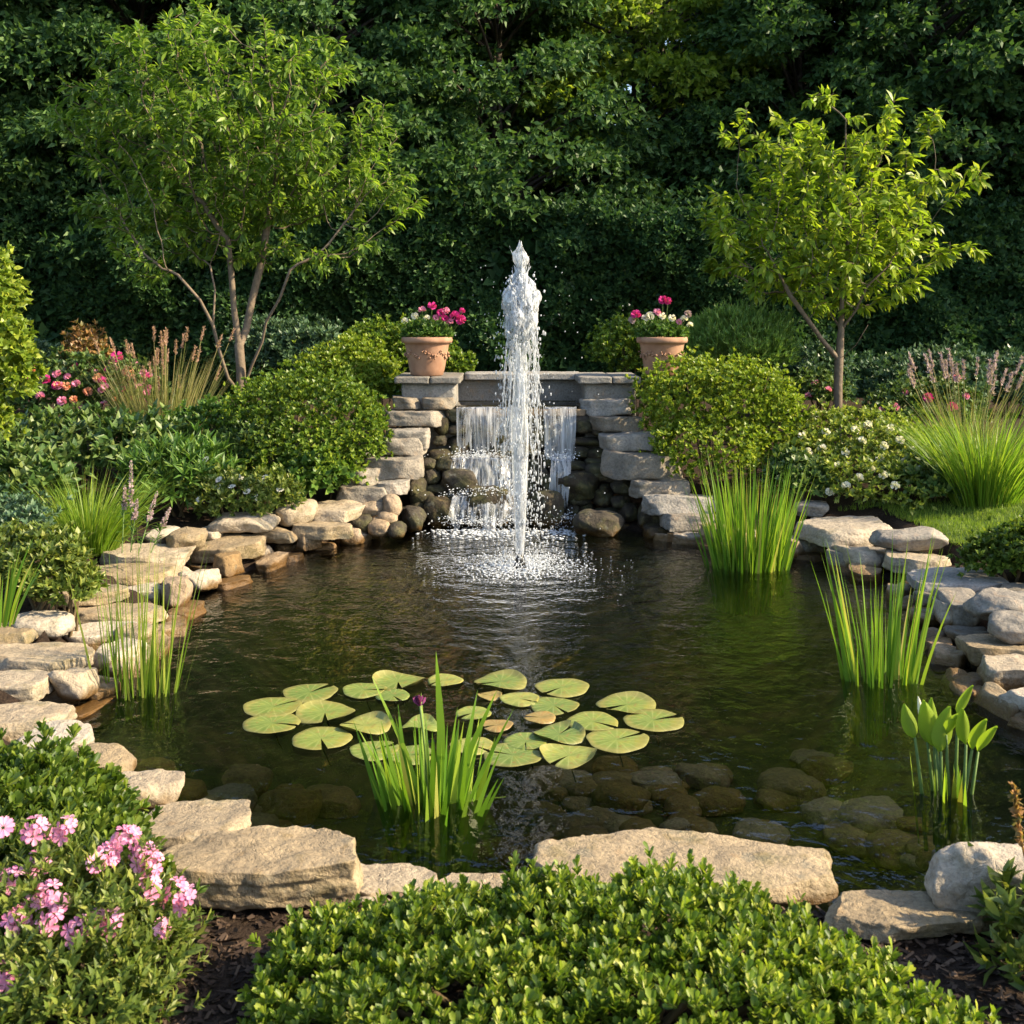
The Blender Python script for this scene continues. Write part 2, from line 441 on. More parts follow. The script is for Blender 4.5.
# lily pad
def pad_mat(name, stops):
    m, t, out = mat(name)
    tc = t.nodes.new("ShaderNodeTexCoord"); oi = t.nodes.new("ShaderNodeObjectInfo")
    rp = ramp(t, stops); t.links.new(oi.outputs["Random"], rp.inputs[0])
    nz = noise(t, 16, 5, .6, tc.outputs["Object"])
    sp = ramp(t, [(.36, (.62, .7, .55)), (.55, (1, 1, 1)), (.68, (1.3, 1.05, .6))]); t.links.new(nz.outputs[0], sp.inputs[0])
    c = mixc(t, rp.outputs[0], sp.outputs[0], .8, 'MULTIPLY')
    nz2 = noise(t, 42, 3, .5, tc.outputs["Object"])
    br = ramp(t, [(.62, (0, 0, 0)), (.71, (1, 1, 1))]); t.links.new(nz2.outputs[0], br.inputs[0])
    c = mixc(t, c, (.20, .12, .03), math_(t, 'MULTIPLY', br.outputs[0], .75))
    sx = t.nodes.new("ShaderNodeSeparateXYZ"); t.links.new(tc.outputs["Object"], sx.inputs[0])
    an = math_(t, 'ADD', math_(t, 'MULTIPLY', math_(t, 'ARCTAN2', sx.outputs[1], sx.outputs[0]), 8.0), math_(t, 'MULTIPLY', nz.outputs[0], 1.4))
    ve = math_(t, 'POWER', math_(t, 'ABSOLUTE', math_(t, 'COSINE', an)), 30.0)          # radial veins
    c = mixc(t, c, (.34, .36, .13), math_(t, 'MULTIPLY', ve, .45))
    ln = t.nodes.new("ShaderNodeVectorMath"); ln.operation = 'LENGTH'; t.links.new(tc.outputs["Object"], ln.inputs[0])
    ed = ramp(t, [(.105, (0, 0, 0)), (.14, (1, 1, 1))]); t.links.new(math_(t, 'ADD', ln.outputs["Value"], math_(t, 'MULTIPLY', nz.outputs[0], .05)), ed.inputs[0])
    c = mixc(t, c, (.22, .17, .05), math_(t, 'MULTIPLY', ed.outputs[0], .55))
    pb = t.nodes.new("ShaderNodeBsdfPrincipled"); pb.inputs["Roughness"].default_value = .45
    t.links.new(c, pb.inputs["Base Color"]); pb.inputs["Specular IOR Level"].default_value = .5
    t.links.new(bump(t, nz.outputs[0], .3, .01), pb.inputs["Normal"])
    t.links.new(pb.outputs[0], out.inputs[0])
    return m
M['pad'] = pad_mat("lily_pad_green", [(0, (.115, .165, .035)), (.6, (.175, .215, .045)), (1, (.25, .25, .065))])
M['pad_red'] = pad_mat("lily_pad_rusty", [(0, (.24, .15, .055)), (1, (.27, .21, .065))])

def ground_mat():
    m, t, out = mat("bark_mulch_ground")
    tc = t.nodes.new("ShaderNodeTexCoord")
    n1 = noise(t, 9, 8, .7, tc.outputs["Object"]); n2 = noise(t, 70, 6, .7, tc.outputs["Object"])
    r = ramp(t, [(.3, (.018, .012, .009)), (.55, (.05, .034, .024)), (.75, (.10, .07, .048))]); t.links.new(n2.outputs[0], r.inputs[0])
    r2 = ramp(t, [(.35, (.7, .65, .6)), (.65, (1.2, 1.15, 1.1))]); t.links.new(n1.outputs[0], r2.inputs[0])
    c = mixc(t, r.outputs[0], r2.outputs[0], .8, 'MULTIPLY')
    # silt and algae below the water line
    g = t.nodes.new("ShaderNodeNewGeometry"); sx = t.nodes.new("ShaderNodeSeparateXYZ"); t.links.new(g.outputs["Position"], sx.inputs[0])
    ur = ramp(t, [(.44, (1, 1, 1)), (.49, (0, 0, 0))]); t.links.new(math_(t, 'ADD', sx.outputs[2], .5), ur.inputs[0])
    n3 = noise(t, 3.2, 6, .6, tc.outputs["Object"])
    sr = ramp(t, [(.32, (.05, .062, .016)), (.5, (.105, .10, .03)), (.68, (.19, .14, .05))]); t.links.new(n3.outputs[0], sr.inputs[0])
    vo = t.nodes.new("ShaderNodeTexVoronoi"); vo.inputs["Scale"].default_value = 9; t.links.new(tc.outputs["Object"], vo.inputs["Vector"])
    vr = ramp(t, [(.2, (1.3, 1.25, 1.1)), (.75, (.45, .45, .4))]); t.links.new(vo.outputs[0], vr.inputs[0])
    silt = mixc(t, sr.outputs[0], vr.outputs[0], .6, 'MULTIPLY')
    c = mixc(t, c, silt, ur.outputs[0])
    pb = t.nodes.new("ShaderNodeBsdfPrincipled"); pb.inputs["Roughness"].default_value = .9; pb.inputs["Specular IOR Level"].default_value = .15
    t.links.new(c, pb.inputs["Base Color"]); t.links.new(bump(t, n2.outputs[0], .9, .03), pb.inputs["Normal"])
    t.links.new(pb.outputs[0], out.inputs[0]); return m
M['ground'] = ground_mat()
M['lawn'] = plain("lawn_turf", (.10, .15, .025), .9, (.06, .10, .018), 40, .8)

FX, FY = G(520, 567, 0)[:2]                # the fountain's foot
def water_mat():
    m, t, out = mat("pond_water")
    tc = t.nodes.new("ShaderNodeTexCoord"); vec = tc.outputs["Object"]
    n1 = noise(t, 3.2, 3, .5, vec, .6); n2 = noise(t, 11, 3, .5, vec, .5); n3 = noise(t, 30, 2, .5, vec)
    # ripples round the fountain fade with distance
    vs = t.nodes.new("ShaderNodeVectorMath"); vs.operation = 'DISTANCE'; t.links.new(vec, vs.inputs[0]); vs.inputs[1].default_value = (FX, FY, 0)
    d = vs.outputs["Value"]
    wob = math_(t, 'MULTIPLY', n1.outputs[0], .5)
    ring = math_(t, 'SINE', math_(t, 'MULTIPLY', math_(t, 'ADD', d, wob), 26.0))
    fall = math_(t, 'DIVIDE', 1.0, math_(t, 'ADD', math_(t, 'MULTIPLY', math_(t, 'MULTIPLY', d, d), .55), .5))
    h = math_(t, 'MULTIPLY', math_(t, 'MULTIPLY', ring, fall), .07)
    calm = math_(t, 'MULTIPLY_ADD', fall, .45); t.nodes[-1].inputs[2].default_value = .36
    nn_ = math_(t, 'ADD', math_(t, 'MULTIPLY', n1.outputs[0], .85), math_(t, 'MULTIPLY', n2.outputs[0], .40))
    h = math_(t, 'ADD', h, math_(t, 'MULTIPLY', nn_, calm))
    h = math_(t, 'ADD', h, math_(t, 'MULTIPLY', math_(t, 'MULTIPLY', n3.outputs[0], fall), .22))
    nb = bump(t, h, 1.0, .036)
    fr = t.nodes.new("ShaderNodeFresnel"); fr.inputs[0].default_value = 1.33; t.links.new(nb, fr.inputs["Normal"])
    gl = t.nodes.new("ShaderNodeBsdfGlossy"); gl.inputs["Roughness"].default_value = .02; t.links.new(nb, gl.inputs["Normal"])
    gl.inputs[0].default_value = (1, 1, 1, 1)
    tr = t.nodes.new("ShaderNodeBsdfTransparent"); tr.inputs[0].default_value = (.95, .96, .9, 1)
    mx = t.nodes.new("ShaderNodeMixShader"); t.links.new(fr.outputs[0], mx.inputs[0])
    t.links.new(tr.outputs[0], mx.inputs[1]); t.links.new(gl.outputs[0], mx.inputs[2])
    t.links.new(mx.outputs[0], out.inputs[0])
    va = t.nodes.new("ShaderNodeVolumeAbsorption"); va.inputs[0].default_value = (.66, .60, .22, 1); va.inputs[1].default_value = 0.42
    t.links.new(va.outputs[0], out.inputs[1])
    return m
M['water'] = water_mat()
def white_water(name, dens, stretch=None, lo=.42, hi=.62, transl=.4):
    m, t, out = mat(name)
    df = t.nodes.new("ShaderNodeBsdfPrincipled"); df.inputs["Base Color"].default_value = (.86, .89, .92, 1); df.inputs["Roughness"].default_value = .22
    tl = t.nodes.new("ShaderNodeBsdfTranslucent"); tl.inputs[0].default_value = (.86, .89, .92, 1)
    m1 = t.nodes.new("ShaderNodeMixShader"); m1.inputs[0].default_value = transl
    t.links.new(df.outputs[0], m1.inputs[1]); t.links.new(tl.outputs[0], m1.inputs[2])
    tp = t.nodes.new("ShaderNodeBsdfTransparent"); tp.inputs[0].default_value = (.97, .98, 1, 1)
    gl = t.nodes.new("ShaderNodeBsdfGlossy"); gl.inputs["Roughness"].default_value = .08
    lw = t.nodes.new("ShaderNodeLayerWeight"); lw.inputs[0].default_value = .25
    m0 = t.nodes.new("ShaderNodeMixShader"); t.links.new(lw.outputs["Fresnel"], m0.inputs[0])
    t.links.new(tp.outputs[0], m0.inputs[1]); t.links.new(gl.outputs[0], m0.inputs[2])
    m2 = t.nodes.new("ShaderNodeMixShader")
    t.links.new(m0.outputs[0], m2.inputs[1]); t.links.new(m1.outputs[0], m2.inputs[2])
    if stretch:
        tc = t.nodes.new("ShaderNodeTexCoord"); mp = t.nodes.new("ShaderNodeMapping"); mp.inputs["Scale"].default_value = stretch
        t.links.new(tc.outputs["Object"], mp.inputs[0])
        nz = noise(t, 1, 5, .6, mp.outputs[0], .3)
        rp = ramp(t, [(lo, (0, 0, 0)), (hi, (1, 1, 1))]); t.links.new(nz.outputs[0], rp.inputs[0])
        t.links.new(math_(t, 'MULTIPLY', rp.outputs[0], dens), m2.inputs[0])
    else: m2.inputs[0].default_value = dens
    t.links.new(m2.outputs[0], out.inputs[0])
    return m
M['jet'] = white_water("jet_water", .6, (70, 70, 4), .30, .62)
M['froth'] = white_water("froth", .62)
M['drop'] = white_water("droplets", .42)
M['fall'] = white_water("falling_water", .8, (30, 10, 1.8), .34, .70)
M['head'] = white_water("frothing_head", .85, (40, 40, 16), .42, .60)
M['foam'] = white_water("foam", .75)

# ------------------------------------------------------------------ terrain, lawn, water
pond_px = [(400, 532), (350, 545), (305, 556), (268, 570), (228, 588), (196, 606), (178, 630), (150, 660), (112, 690), (88, 716), (74, 745), (112, 790),
           (180, 825), (250, 862), (350, 884), (450, 898), (550, 902), (700, 902), (800, 912), (900, 905), (985, 872), (1085, 800), (1070, 745), (1010, 722), (962, 690),
           (938, 655), (918, 620), (885, 585), (838, 570), (780, 560), (710, 549), (655, 538), (618, 530), (590, 524), (440, 524)]
pond = np.array([G(a, b, 0)[:2] for a, b in pond_px])
def poly_dist(x, y, poly):
    """signed distance: negative inside"""
    p = np.stack([x, y], -1); d = np.full(x.shape, 1e9); inside = np.zeros(x.shape, bool)
    for i in range(len(poly)):
        a, b = poly[i], poly[(i + 1) % len(poly)]
        ab = b - a; tt = np.clip(((p - a) @ ab) / (ab @ ab), 0, 1)
        d = np.minimum(d, np.linalg.norm(p - a - tt[..., None] * ab, axis=-1))
        cond = ((a[1] > y) != (b[1] > y))
        xi = (b[0] - a[0]) * (y - a[1]) / (b[1] - a[1] + 1e-12) + a[0]
        inside ^= cond & (x < xi)
    return np.where(inside, -d, d)
def sstep(a, b, x):
    t = np.clip((x - a) / (b - a), 0, 1); return t * t * (3 - 2 * t)
def hz(x, y):
    x = np.asarray(x, float); y = np.asarray(y, float)
    d = poly_dist(x, y, pond)
    near = sstep(4.4, 3.4, y)                           # front bank lies lower
    lowbank = .13 * (1 - near) + .07 * near
    out = lowbank * sstep(.06 * (1 - near), .42 - .25 * near, d) + .02 * sstep(.1, .3, d) + (.125 * (1 - near) + .03 * near) * np.clip(d - .2, 0, 4.0)
    dep = -.10 - .42 * sstep(.05, .8, -d)
    z = np.where(d > 0, -.10 + .08 * sstep(0, .05, d) + .02 * near + out, dep)
    p = np.stack([x * 2.3, y * 2.3, 0 * x], -1)
    z = z + .022 * fbm(p, 4, 3) * np.where(d > 0, sstep(0, .3, d), .8)
    for (sx, sy, a, b, zl) in BEDS:                     # each stone is bedded: the soil lies below its top
        e = np.maximum(np.abs(x - sx) / a, np.abs(y - sy) / b)
        z = np.where(e < 1.5, np.minimum(z, zl + .35 * np.maximum(e - 1.0, 0)), z)
    return z
BEDS = []
def ground(px, py):
    z = .3
    for _ in range(12):
        p = G(px, py, z); z = .5 * z + .5 * float(hz(p[:1], p[1:2])[0])
    return np.array([p[0], p[1], z])
def axis_(lo, hi, step, far, n=24):
    c = np.arange(lo, hi + 1e-6, step)
    e = np.geomspace(step, far, n)
    return np.concatenate([(lo - np.cumsum(e))[::-1], c, hi + np.cumsum(e)])
def grid_sheet(xs, ys, zf):
    X, Y = np.meshgrid(xs, ys, indexing='ij')
    Z = zf(X, Y)
    v = np.stack([X, Y, Z], -1).reshape(-1, 3)
    n, m = len(xs), len(ys)
    i = np.arange(n - 1)[:, None] * m + np.arange(m - 1)[None]
    f = np.stack([i, i + m, i + m + 1, i + 1], -1).reshape(-1, 4)
    return v, f
# ------------------------------------------------------------------ stones round the pond
STONE_SEED = [100]
def put_stone(x0, x1, yt, yb, zb, ff, kind, label, mt='stone', name=None, group='stones edging the pond', n=None, extra=0.0, rot=None, cat=None):
    STONE_SEED[0] += 1
    sd_ = STONE_SEED[0]; r = rng(sd_)
    Y0 = YZ(yb, zb); t = max(ff * (yb - yt) * Y0 / F, .03)
    Y1 = max(F * (HC - zb - t) / (yt - HY), Y0 + .08)
    d = min(max(Y1 - Y0, (x1 - x0) * Y0 / F * .45), .75)
    Yc = Y0 + d / 2
    wd = (x1 - x0) * (Y0 + d * .4) / F
    xc = ((x0 + x1) / 2 - 512) * (Y0 + d * .45) / F
    px_ = wd / Y0 * F
    n = n or int(np.clip(px_ / 4.5, 12, 40))
    v, f = stone(wd * 1.04, d * 1.08 + extra, t * 1.06, sd_, kind, n)
    v[:, 1] += extra / 2
    g = Geo(); g.add(v, f)
    nm = name or {'s': 'stone_slab', 'b': 'boulder', 'r': 'stone_block', 'c': 'cobble'}[kind]
    o = mk(nm, g, M[mt])
    o.location = (xc, Yc, zb)
    o.rotation_euler = (r.uniform(-.02, .02), r.uniform(-.03, .03), rot if rot is not None else r.uniform(-.06, .06))
    BEDS.append((xc, Yc, wd * .52, d * .54 + extra, zb - .005))
    return tag(o, label, cat or {'s': 'stone slab', 'b': 'boulder', 'r': 'stone block', 'c': 'cobble'}[kind], group, 'thing')

LEFT = [
 # x0,x1,ytop,ybot,zbase,front fraction,kind,label,material
 (213,276,510,534,.20,.60,'r',"rounded tan block lying on top of the wall in front of the white daisies"),
 (273,315,499,528,.17,.72,'b',"pointed pale boulder on the wall between the rounded block and a flat slab"),
 (306,361,501,524,.17,.55,'s',"flat tan slab on the wall beside the pointed pale boulder"),
 (294,352,522,541,.09,.75,'s',"long thin tan slab under the pointed pale boulder"),
 (255,296,527,545,.09,.65,'r',"small tan block at the wall's second course below the rounded tan block"),
 (193,260,534,564,.06,.55,'s',"wide thick tan slab carrying the rounded tan block"),
 (170,204,526,553,.17,.65,'b',"squarish pale boulder at the bend of the wall by the lilac spikes"),
 (146,176,525,546,.18,.6,'b',"grey boulder in shade behind the squarish pale boulder"),
 (200,222,525,540,.17,.5,'s',"thin grey slab tucked behind the squarish pale boulder"),
 (238,277,544,570,-.06,.72,'r',"tan cornered block standing in the water below the small tan block"),
 (276,292,542,556,-.03,.7,'c',"small brown stone wedged beside the golden wet stone"),
 (285,335,540,558,-.06,.75,'r',"golden wet stone at the waterline under the long thin slab",'gold'),
 (335,365,531,551,-.06,.8,'c',"amber wet cobble at the foot of the wall",'gold'),
 (350,376,517,532,.06,.8,'c',"small tan cobble in the wall above the amber wet cobble"),
 (188,229,559,577,-.03,.62,'s',"thin wet slab just above the water under the wide thick slab"),
 (186,216,574,588,-.07,.6,'c',"low tan cobble at the waterline by the bend of the wall"),
 (178,200,580,596,-.07,.6,'c',"pale cobble at the waterline nearest the reed tips"),
 (106,192,544,568,.13,.5,'s',"broad flat slab on the bank just below the lilac spikes"),
 (76,180,563,586,.10,.45,'s',"long flat slab second from the lilac spikes down the bank"),
 (150,190,566,600,-.04,.62,'r',"upright tan block behind the reed tips at the water"),
 (52,124,584,607,.12,.55,'s',"shaded grey topped slab on the bank beside the green ground cover"),
 (122,162,582,606,.03,.55,'r',"tan block half hidden by the reed clump"),
 (9,71,609,642,.11,.62,'b',"rounded boulder with a cracked front on the bank beside low plants"),
 (66,165,603,625,.06,.45,'s',"flat slab running behind the reed clump"),
 (62,132,621,652,.0,.55,'r',"pale block between the cracked boulder and the reed clump"),
 (-22,88,641,675,.08,.42,'s',"large layered flat slab at the picture edge below the cracked boulder"),
 (68,118,649,684,-.07,.58,'r',"tan block at the waterline just beside the reed stems"),
 (-30,47,669,705,.06,.5,'s',"thick tan slab at the picture edge below the layered slab"),
 (-40,34,624,648,.12,.5,'s',"flat slab at the picture edge just under the sword leaved plant"),
 (47,92,671,695,-.02,.6,'b',"round grey stone between the thick tan slab and the reeds"),
 (44,91,684,727,-.09,.5,'b',"white sunlit boulder sloping into the water"),
 (-30,61,700,745,.05,.42,'s',"broad pale slab above the green ground cover at the picture edge"),
 (18,88,722,772,.03,.5,'s',"shaded slab end showing above the green ground cover"),
 (62,132,742,790,.03,.5,'b',"small rounded pink stone beside the green ground cover at the water"),
 (100,180,770,813,.03,.5,'r',"rounded tan stone with a cracked end at the water by the ground cover"),
 (140,248,800,872,.0,.42,'s',"wide flat slab behind the big front boulder"),
 (162,358,828,916,.10,.5,'s',"big weathered boulder lying on the mulch with a chipped top"),
 (346,438,862,910,.03,.40,'s',"flat shaded slab beside the big weathered boulder"),
 (316,402,890,920,.03,.5,'s',"low slab edge just above the low shrub's far tips"),
 (430,543,872,916,.02,.42,'s',"flat slab at the water straight in front of the iris"),
 (538,829,862,914,.04,.45,'s',"longest straight slab along the front edge of the pond"),
 (826,990,888,942,.09,.28,'s',"flat slab half in shadow beside the front boulder"),
 (934,1085,846,938,.085,.72,'b',"tall rounded boulder at the front corner of the pond"),
]
for e in LEFT:
    a = e[:8]; mt = e[8] if len(e) > 8 else 'stone'
    put_stone(*a, mt)
RIGHT = [
 (795,826,499,518,.20,.7,'r',"small grey block on the wall beside the tallest rushes",'grey_stone'),
 (800,892,517,547,.12,.5,'s',"large flat tan slab at the corner of the lawn",'stone'),
 (783,834,533,553,.03,.7,'r',"shaded block in the wall right behind the tallest rushes",'grey_stone'),
 (825,892,544,570,.02,.6,'s',"grey slab under the large flat tan slab",'grey_stone'),
 (784,840,549,570,-.07,.7,'s',"dark wet slab at the waterline by the tallest rushes",'cobble'),
 (874,945,527,552,.17,.68,'b',"smooth rounded grey boulder on the wall at the lawn edge",'grey_stone'),
 (888,950,549,577,.05,.6,'s',"tan slab under the smooth rounded boulder",'stone'),
 (840,900,566,584,-.07,.7,'c',"dark stone at the waterline under the grey slab",'cobble'),
 (914,1008,567,597,.10,.4,'s',"wide flat grey slab stretching towards the low bush",'grey_stone'),
 (916,946,589,608,.04,.7,'r',"small grey block under the wide flat slab",'grey_stone'),
 (924,947,606,627,-.02,.7,'c',"shaded grey stone below the small grey block",'grey_stone'),
 (900,930,580,606,-.07,.7,'c',"dark rounded stone at the waterline behind the second rush clump",'cobble'),
 (943,979,588,631,.03,.6,'r',"upright grey block with a flat top beside the two boulders",'grey_stone'),
 (970,1036,586,627,.14,.62,'b',"large angular boulder on the bank below the low bush",'grey_stone'),
 (998,1060,583,599,.14,.5,'s',"flat grey slab behind the large angular boulder",'grey_stone'),
 (989,1062,611,646,.12,.72,'b',"rounded grey boulder in front of the large angular boulder",'grey_stone'),
 (949,992,625,652,-.02,.65,'r',"dark block under the upright grey block",'grey_stone'),
 (962,1055,634,670,.03,.5,'s',"flat warm slab with a broken corner under the rounded grey boulder",'stone'),
 (976,1075,648,702,-.03,.55,'s',"thick tan slab with a pale top nearest the picture edge",'stone'),
 (1052,1160,692,742,.0,.5,'s',"flat slab on the near right bank after the thick tan slab",'stone'),
 (1082,1190,742,806,.02,.5,'s',"broad slab at the outermost bend of the right bank",'grey_stone'),
 (1045,1140,806,862,.02,.5,'r',"block between the broad bend slab and the tall front boulder",'stone'),
 (944,968,650,681,-.09,.7,'c',"dark cobble at the waterline beside the second rush clump",'cobble'),
 (923,951,626,660,-.09,.7,'c',"wet grey stone behind the stems of the second rush clump",'grey_stone'),
 (952,1008,670,708,-.09,.7,'b',"smooth blue grey boulder half under the thick tan slab",'grey_stone'),
 (990,1045,699,730,-.09,.7,'b',"smooth wet boulder in the water below the blue grey boulder",'cobble'),
]
for e in RIGHT: put_stone(*e)

# steps of slabs climbing beside the waterfall; their distance grows as they rise
STEPG = 'slabs stepping up beside the waterfall'
def step_stone(x0, x1, yt, yb, label, mt='grey_stone', kind='s', Y=None, depth=.38, name='step_slab', group=STEPG, cat=None):
    STONE_SEED[0] += 1; sd_ = STONE_SEED[0]; r = rng(sd_)
    Y = Y or np.interp(yb, [400, 545], [9.62, 8.35])
    s = Y / F
    z0, z1 = HC - (yb - HY) * s, HC - (yt - HY) * s
    wd = (x1 - x0) * s * 1.05
    v, f = stone(wd, depth, max(z1 - z0, .03) * (.86 if kind == 's' else 1.0), sd_, kind, 16 if kind != 'c' else 11)
    g = Geo(); g.add(v, f)
    o = mk(name, g, M[mt]); o.location = (((x0 + x1) / 2 - 512) * s, Y + depth / 2 - .02, z0)
    o.rotation_euler = (r.uniform(-.02, .02), r.uniform(-.03, .03), r.uniform(-.08, .08))
    BEDS.append((o.location.x, o.location.y, wd * .52, depth * .54, z0 + .2 * (z1 - z0)))
    return tag(o, label, cat or 'stone slab', group, 'thing')
A = "on the flight beside the amber cobbles"; B = "on the flight opposite the amber cobbles"
for a in [
 (391,422,395,409,"left half of the topmost pair of slabs under the pier with the four clustered blooms"),
 (421,453,396,410,"right half of the topmost pair of slabs under the pier nearest the left tree"),
 (384,443,409,427,"second slab down from the pier on the boxwood's flight with the thick overhang"),
 (386,428,427,451,"short recessed slab below the overhanging second slab of the left flight"),
 (366,424,434,455,"smooth slab halfway down the left flight beside the dark boxwood"),
 (352,366,451,466,"little round stone beside the boxwood foot on the left flight"),
 (361,419,455,480,"thickest slab of the left flight, just under the smooth slab"),
 (343,382,467,486,"narrow grey slab at the boxwood foot on the left flight"),
 (376,407,479,496,"small slab tucked under the thickest slab of the left flight"),
 (334,388,485,504,"lowest flat slab of the left flight joining the pond wall"),
]: step_stone(*a)
for a in [
 (581,636,397,416,"topmost slab of the right flight under its pier"),
 (591,643,415,432,"second slab from the top of the right flight"),
 (602,666,431,452,"third slab from the top of the right flight beside the sunny boxwood"),
 (606,685,451,480,"thickest and widest slab of the right flight with a split face"),
 (631,689,478,499,"slab just below the widest slab of the right flight"),
 (643,718,494,516,"long slab of the right flight reaching behind the tallest rushes"),
 (666,715,513,532,"lower slab under the long slab beside the tallest rushes"),
 (672,716,531,549,"lowest dark slab of the right flight at the waterline by the rushes"),
]: step_stone(*a)
# amber cobbles under the lowest left slabs
for x0, x1, yt, yb, lab, mt in [
 (324,362,503,523,"tan cobble under the lowest slab of the left flight",'stone'),
 (360,383,503,518,"squarish brown cobble beside the tan cobble",'gold'),
 (381,399,497,519,"upright amber cobble at the foot of the left flight",'gold'),
 (376,396,513,526,"small yellow cobble under the upright amber cobble",'gold'),
 (346,371,517,533,"brown cobble between tan and orange cobbles",'cobble'),
 (366,388,522,539,"bright orange wet cobble at the waterline",'gold'),
 (328,350,520,535,"pale cobble over the biggest golden cobble",'stone'),
 (338,366,531,550,"biggest golden cobble in the water at the foot of the wall",'gold'),
 (386,404,525,541,"small dark wet cobble beside the orange one",'cobble')]:
    step_stone(x0, x1, yt, yb, lab, mt, 'c', depth=.26, name='cobble', group='cobbles at the foot of the left flight', cat='cobble')

# wet cobbles, shade darkened into their colour, filling the recess behind and beside the falls (nothing tells them apart)
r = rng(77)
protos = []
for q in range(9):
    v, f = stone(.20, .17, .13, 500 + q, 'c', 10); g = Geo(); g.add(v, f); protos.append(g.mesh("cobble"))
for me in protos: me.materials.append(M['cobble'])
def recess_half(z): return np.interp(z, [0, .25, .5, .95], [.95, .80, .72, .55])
RECESS = "wet mossy cobble, colour darkened for shade, stacked in the waterfall recess"
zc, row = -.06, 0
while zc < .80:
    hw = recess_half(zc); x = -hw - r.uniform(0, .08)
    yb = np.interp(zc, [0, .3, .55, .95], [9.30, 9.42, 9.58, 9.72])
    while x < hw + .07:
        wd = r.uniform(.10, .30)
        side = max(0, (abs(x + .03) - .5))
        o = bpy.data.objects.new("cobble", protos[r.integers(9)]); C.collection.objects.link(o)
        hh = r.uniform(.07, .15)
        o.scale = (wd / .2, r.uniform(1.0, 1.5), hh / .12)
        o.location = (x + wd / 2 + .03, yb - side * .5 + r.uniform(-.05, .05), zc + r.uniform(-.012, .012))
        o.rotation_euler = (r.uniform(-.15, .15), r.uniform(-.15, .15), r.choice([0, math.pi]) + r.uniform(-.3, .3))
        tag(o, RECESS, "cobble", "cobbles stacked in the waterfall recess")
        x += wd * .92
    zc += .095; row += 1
for x0, x1, yt, yb, Y, lab in [
 (460,512,489,530,8.98,"rounded wet boulder under the wider fall of water"),
 (440,476,470,500,9.15,"wet ledge boulder beside the wider fall of water"),
 (556,600,474,502,9.15,"wet ledge boulder under the narrow fall of water"),
 (577,624,515,541,8.62,"large mossy boulder in the water at the foot of the right flight"),
 (640,668,508,532,8.75,"mossy brown cobble in front of the right flight's lowest slabs"),
 (645,672,528,543,8.55,"low dark cobble at the waterline of the right flight"),
 (422,452,500,530,8.95,"dark upright cobble at the waterline beside the wider fall"),
 (399,424,510,534,8.75,"dark flat cobble beside the amber cobbles"),
 (530,562,494,529,9.02,"dark boulder behind the fountain jet at the foot of the falls")]:
    step_stone(x0, x1, yt, yb, lab, 'cobble', 'b', Y, .3, 'boulder', 'wet boulders at the foot of the falls', 'boulder')

# ------------------------------------------------------------------ ground sheet, lawn and water body
g = Geo(); g.add(*grid_sheet(axis_(-5, 5, .04, 160), axis_(1.5, 13, .04, 160), hz))
tag(mk("ground", g, M['ground']), "dark mulch and soil round the pond with its silty bed", kind="structure")
near_edge = [ground(a, b)[:2] for a, b in [(1060, 562), (985, 556), (950, 545), (930, 530), (880, 519), (838, 512), (880, 503), (960, 503)]]
lawn_right = np.array([(3.0, 3.0), (3.0, 5.2)] + [tuple(q) for q in near_edge] + [(5.0, 8.8), (9.0, 8.8), (9.0, 3.0)])
lawn_left = np.array([(-9.0, 2.5), (-2.3, 2.5), (-3.2, 5.2), (-4.2, 8.0), (-9.0, 8.0)])
r = rng(5)
for lw, lab in ((lawn_right, "sunlit lawn on the bank behind the edging stones"), (lawn_left, "lawn beyond the planted border on the far side from the sun")):
    x0, y0 = lw.min(0); x1, y1 = lw.max(0)
    xs, ys = np.arange(x0, x1 + .04, .04), np.arange(y0, y1 + .04, .04)
    v, f = grid_sheet(xs, ys, lambda x, y: hz(x, y) + .012)
    ins = poly_dist(v[:, 0], v[:, 1], lw) < 0
    g = Geo(); g.add(v, f[ins[f].all(1)])
    tag(mk("lawn", g, M['lawn']), lab, kind="structure")
    n = int((x1 - x0) * (y1 - y0) * 4800)
    pp = np.stack([r.uniform(x0, x1, n), r.uniform(y0, y1, n)], -1)
    pp = pp[poly_dist(pp[:, 0], pp[:, 1], lw) < .02]
    n = len(pp); pp = np.concatenate([pp, hz(pp[:, 0], pp[:, 1])[:, None] + .01], 1)
    g = Geo(); dd = np.stack([r.normal(0, .35, n), r.normal(0, .35, n), np.ones(n)], -1)
    blades(g, pp, nrm(dd), r.normal(0, .2, (n, 3)), r.uniform(.03, .055, n), .006, 2, r=r)
    tag(mk("grass", g, M['g_lawn']), "short mown grass of the " + lab, "grass", kind="stuff")

# water: a closed body, its top at z = 0, its sides and bottom inside the bank
c = pond.mean(0)
nr = nrm(pond - c) * .12 + pond
k = len(nr)
top = np.concatenate([nr, np.zeros((k, 1))], 1); bot = top.copy(); bot[:, 2] = -.9
g = Geo(); i = np.arange(k); j = (i + 1) % k
g.add(np.concatenate([top, bot]), [np.stack([i, i + k, j + k, j], -1)[:, ::-1], np.arange(k)[None], (np.arange(k) + k)[None][:, ::-1]])
ob = mk("water", g, M['water'], smooth=False)
tag(ob, "dark clear pond water with ripples", kind="structure")

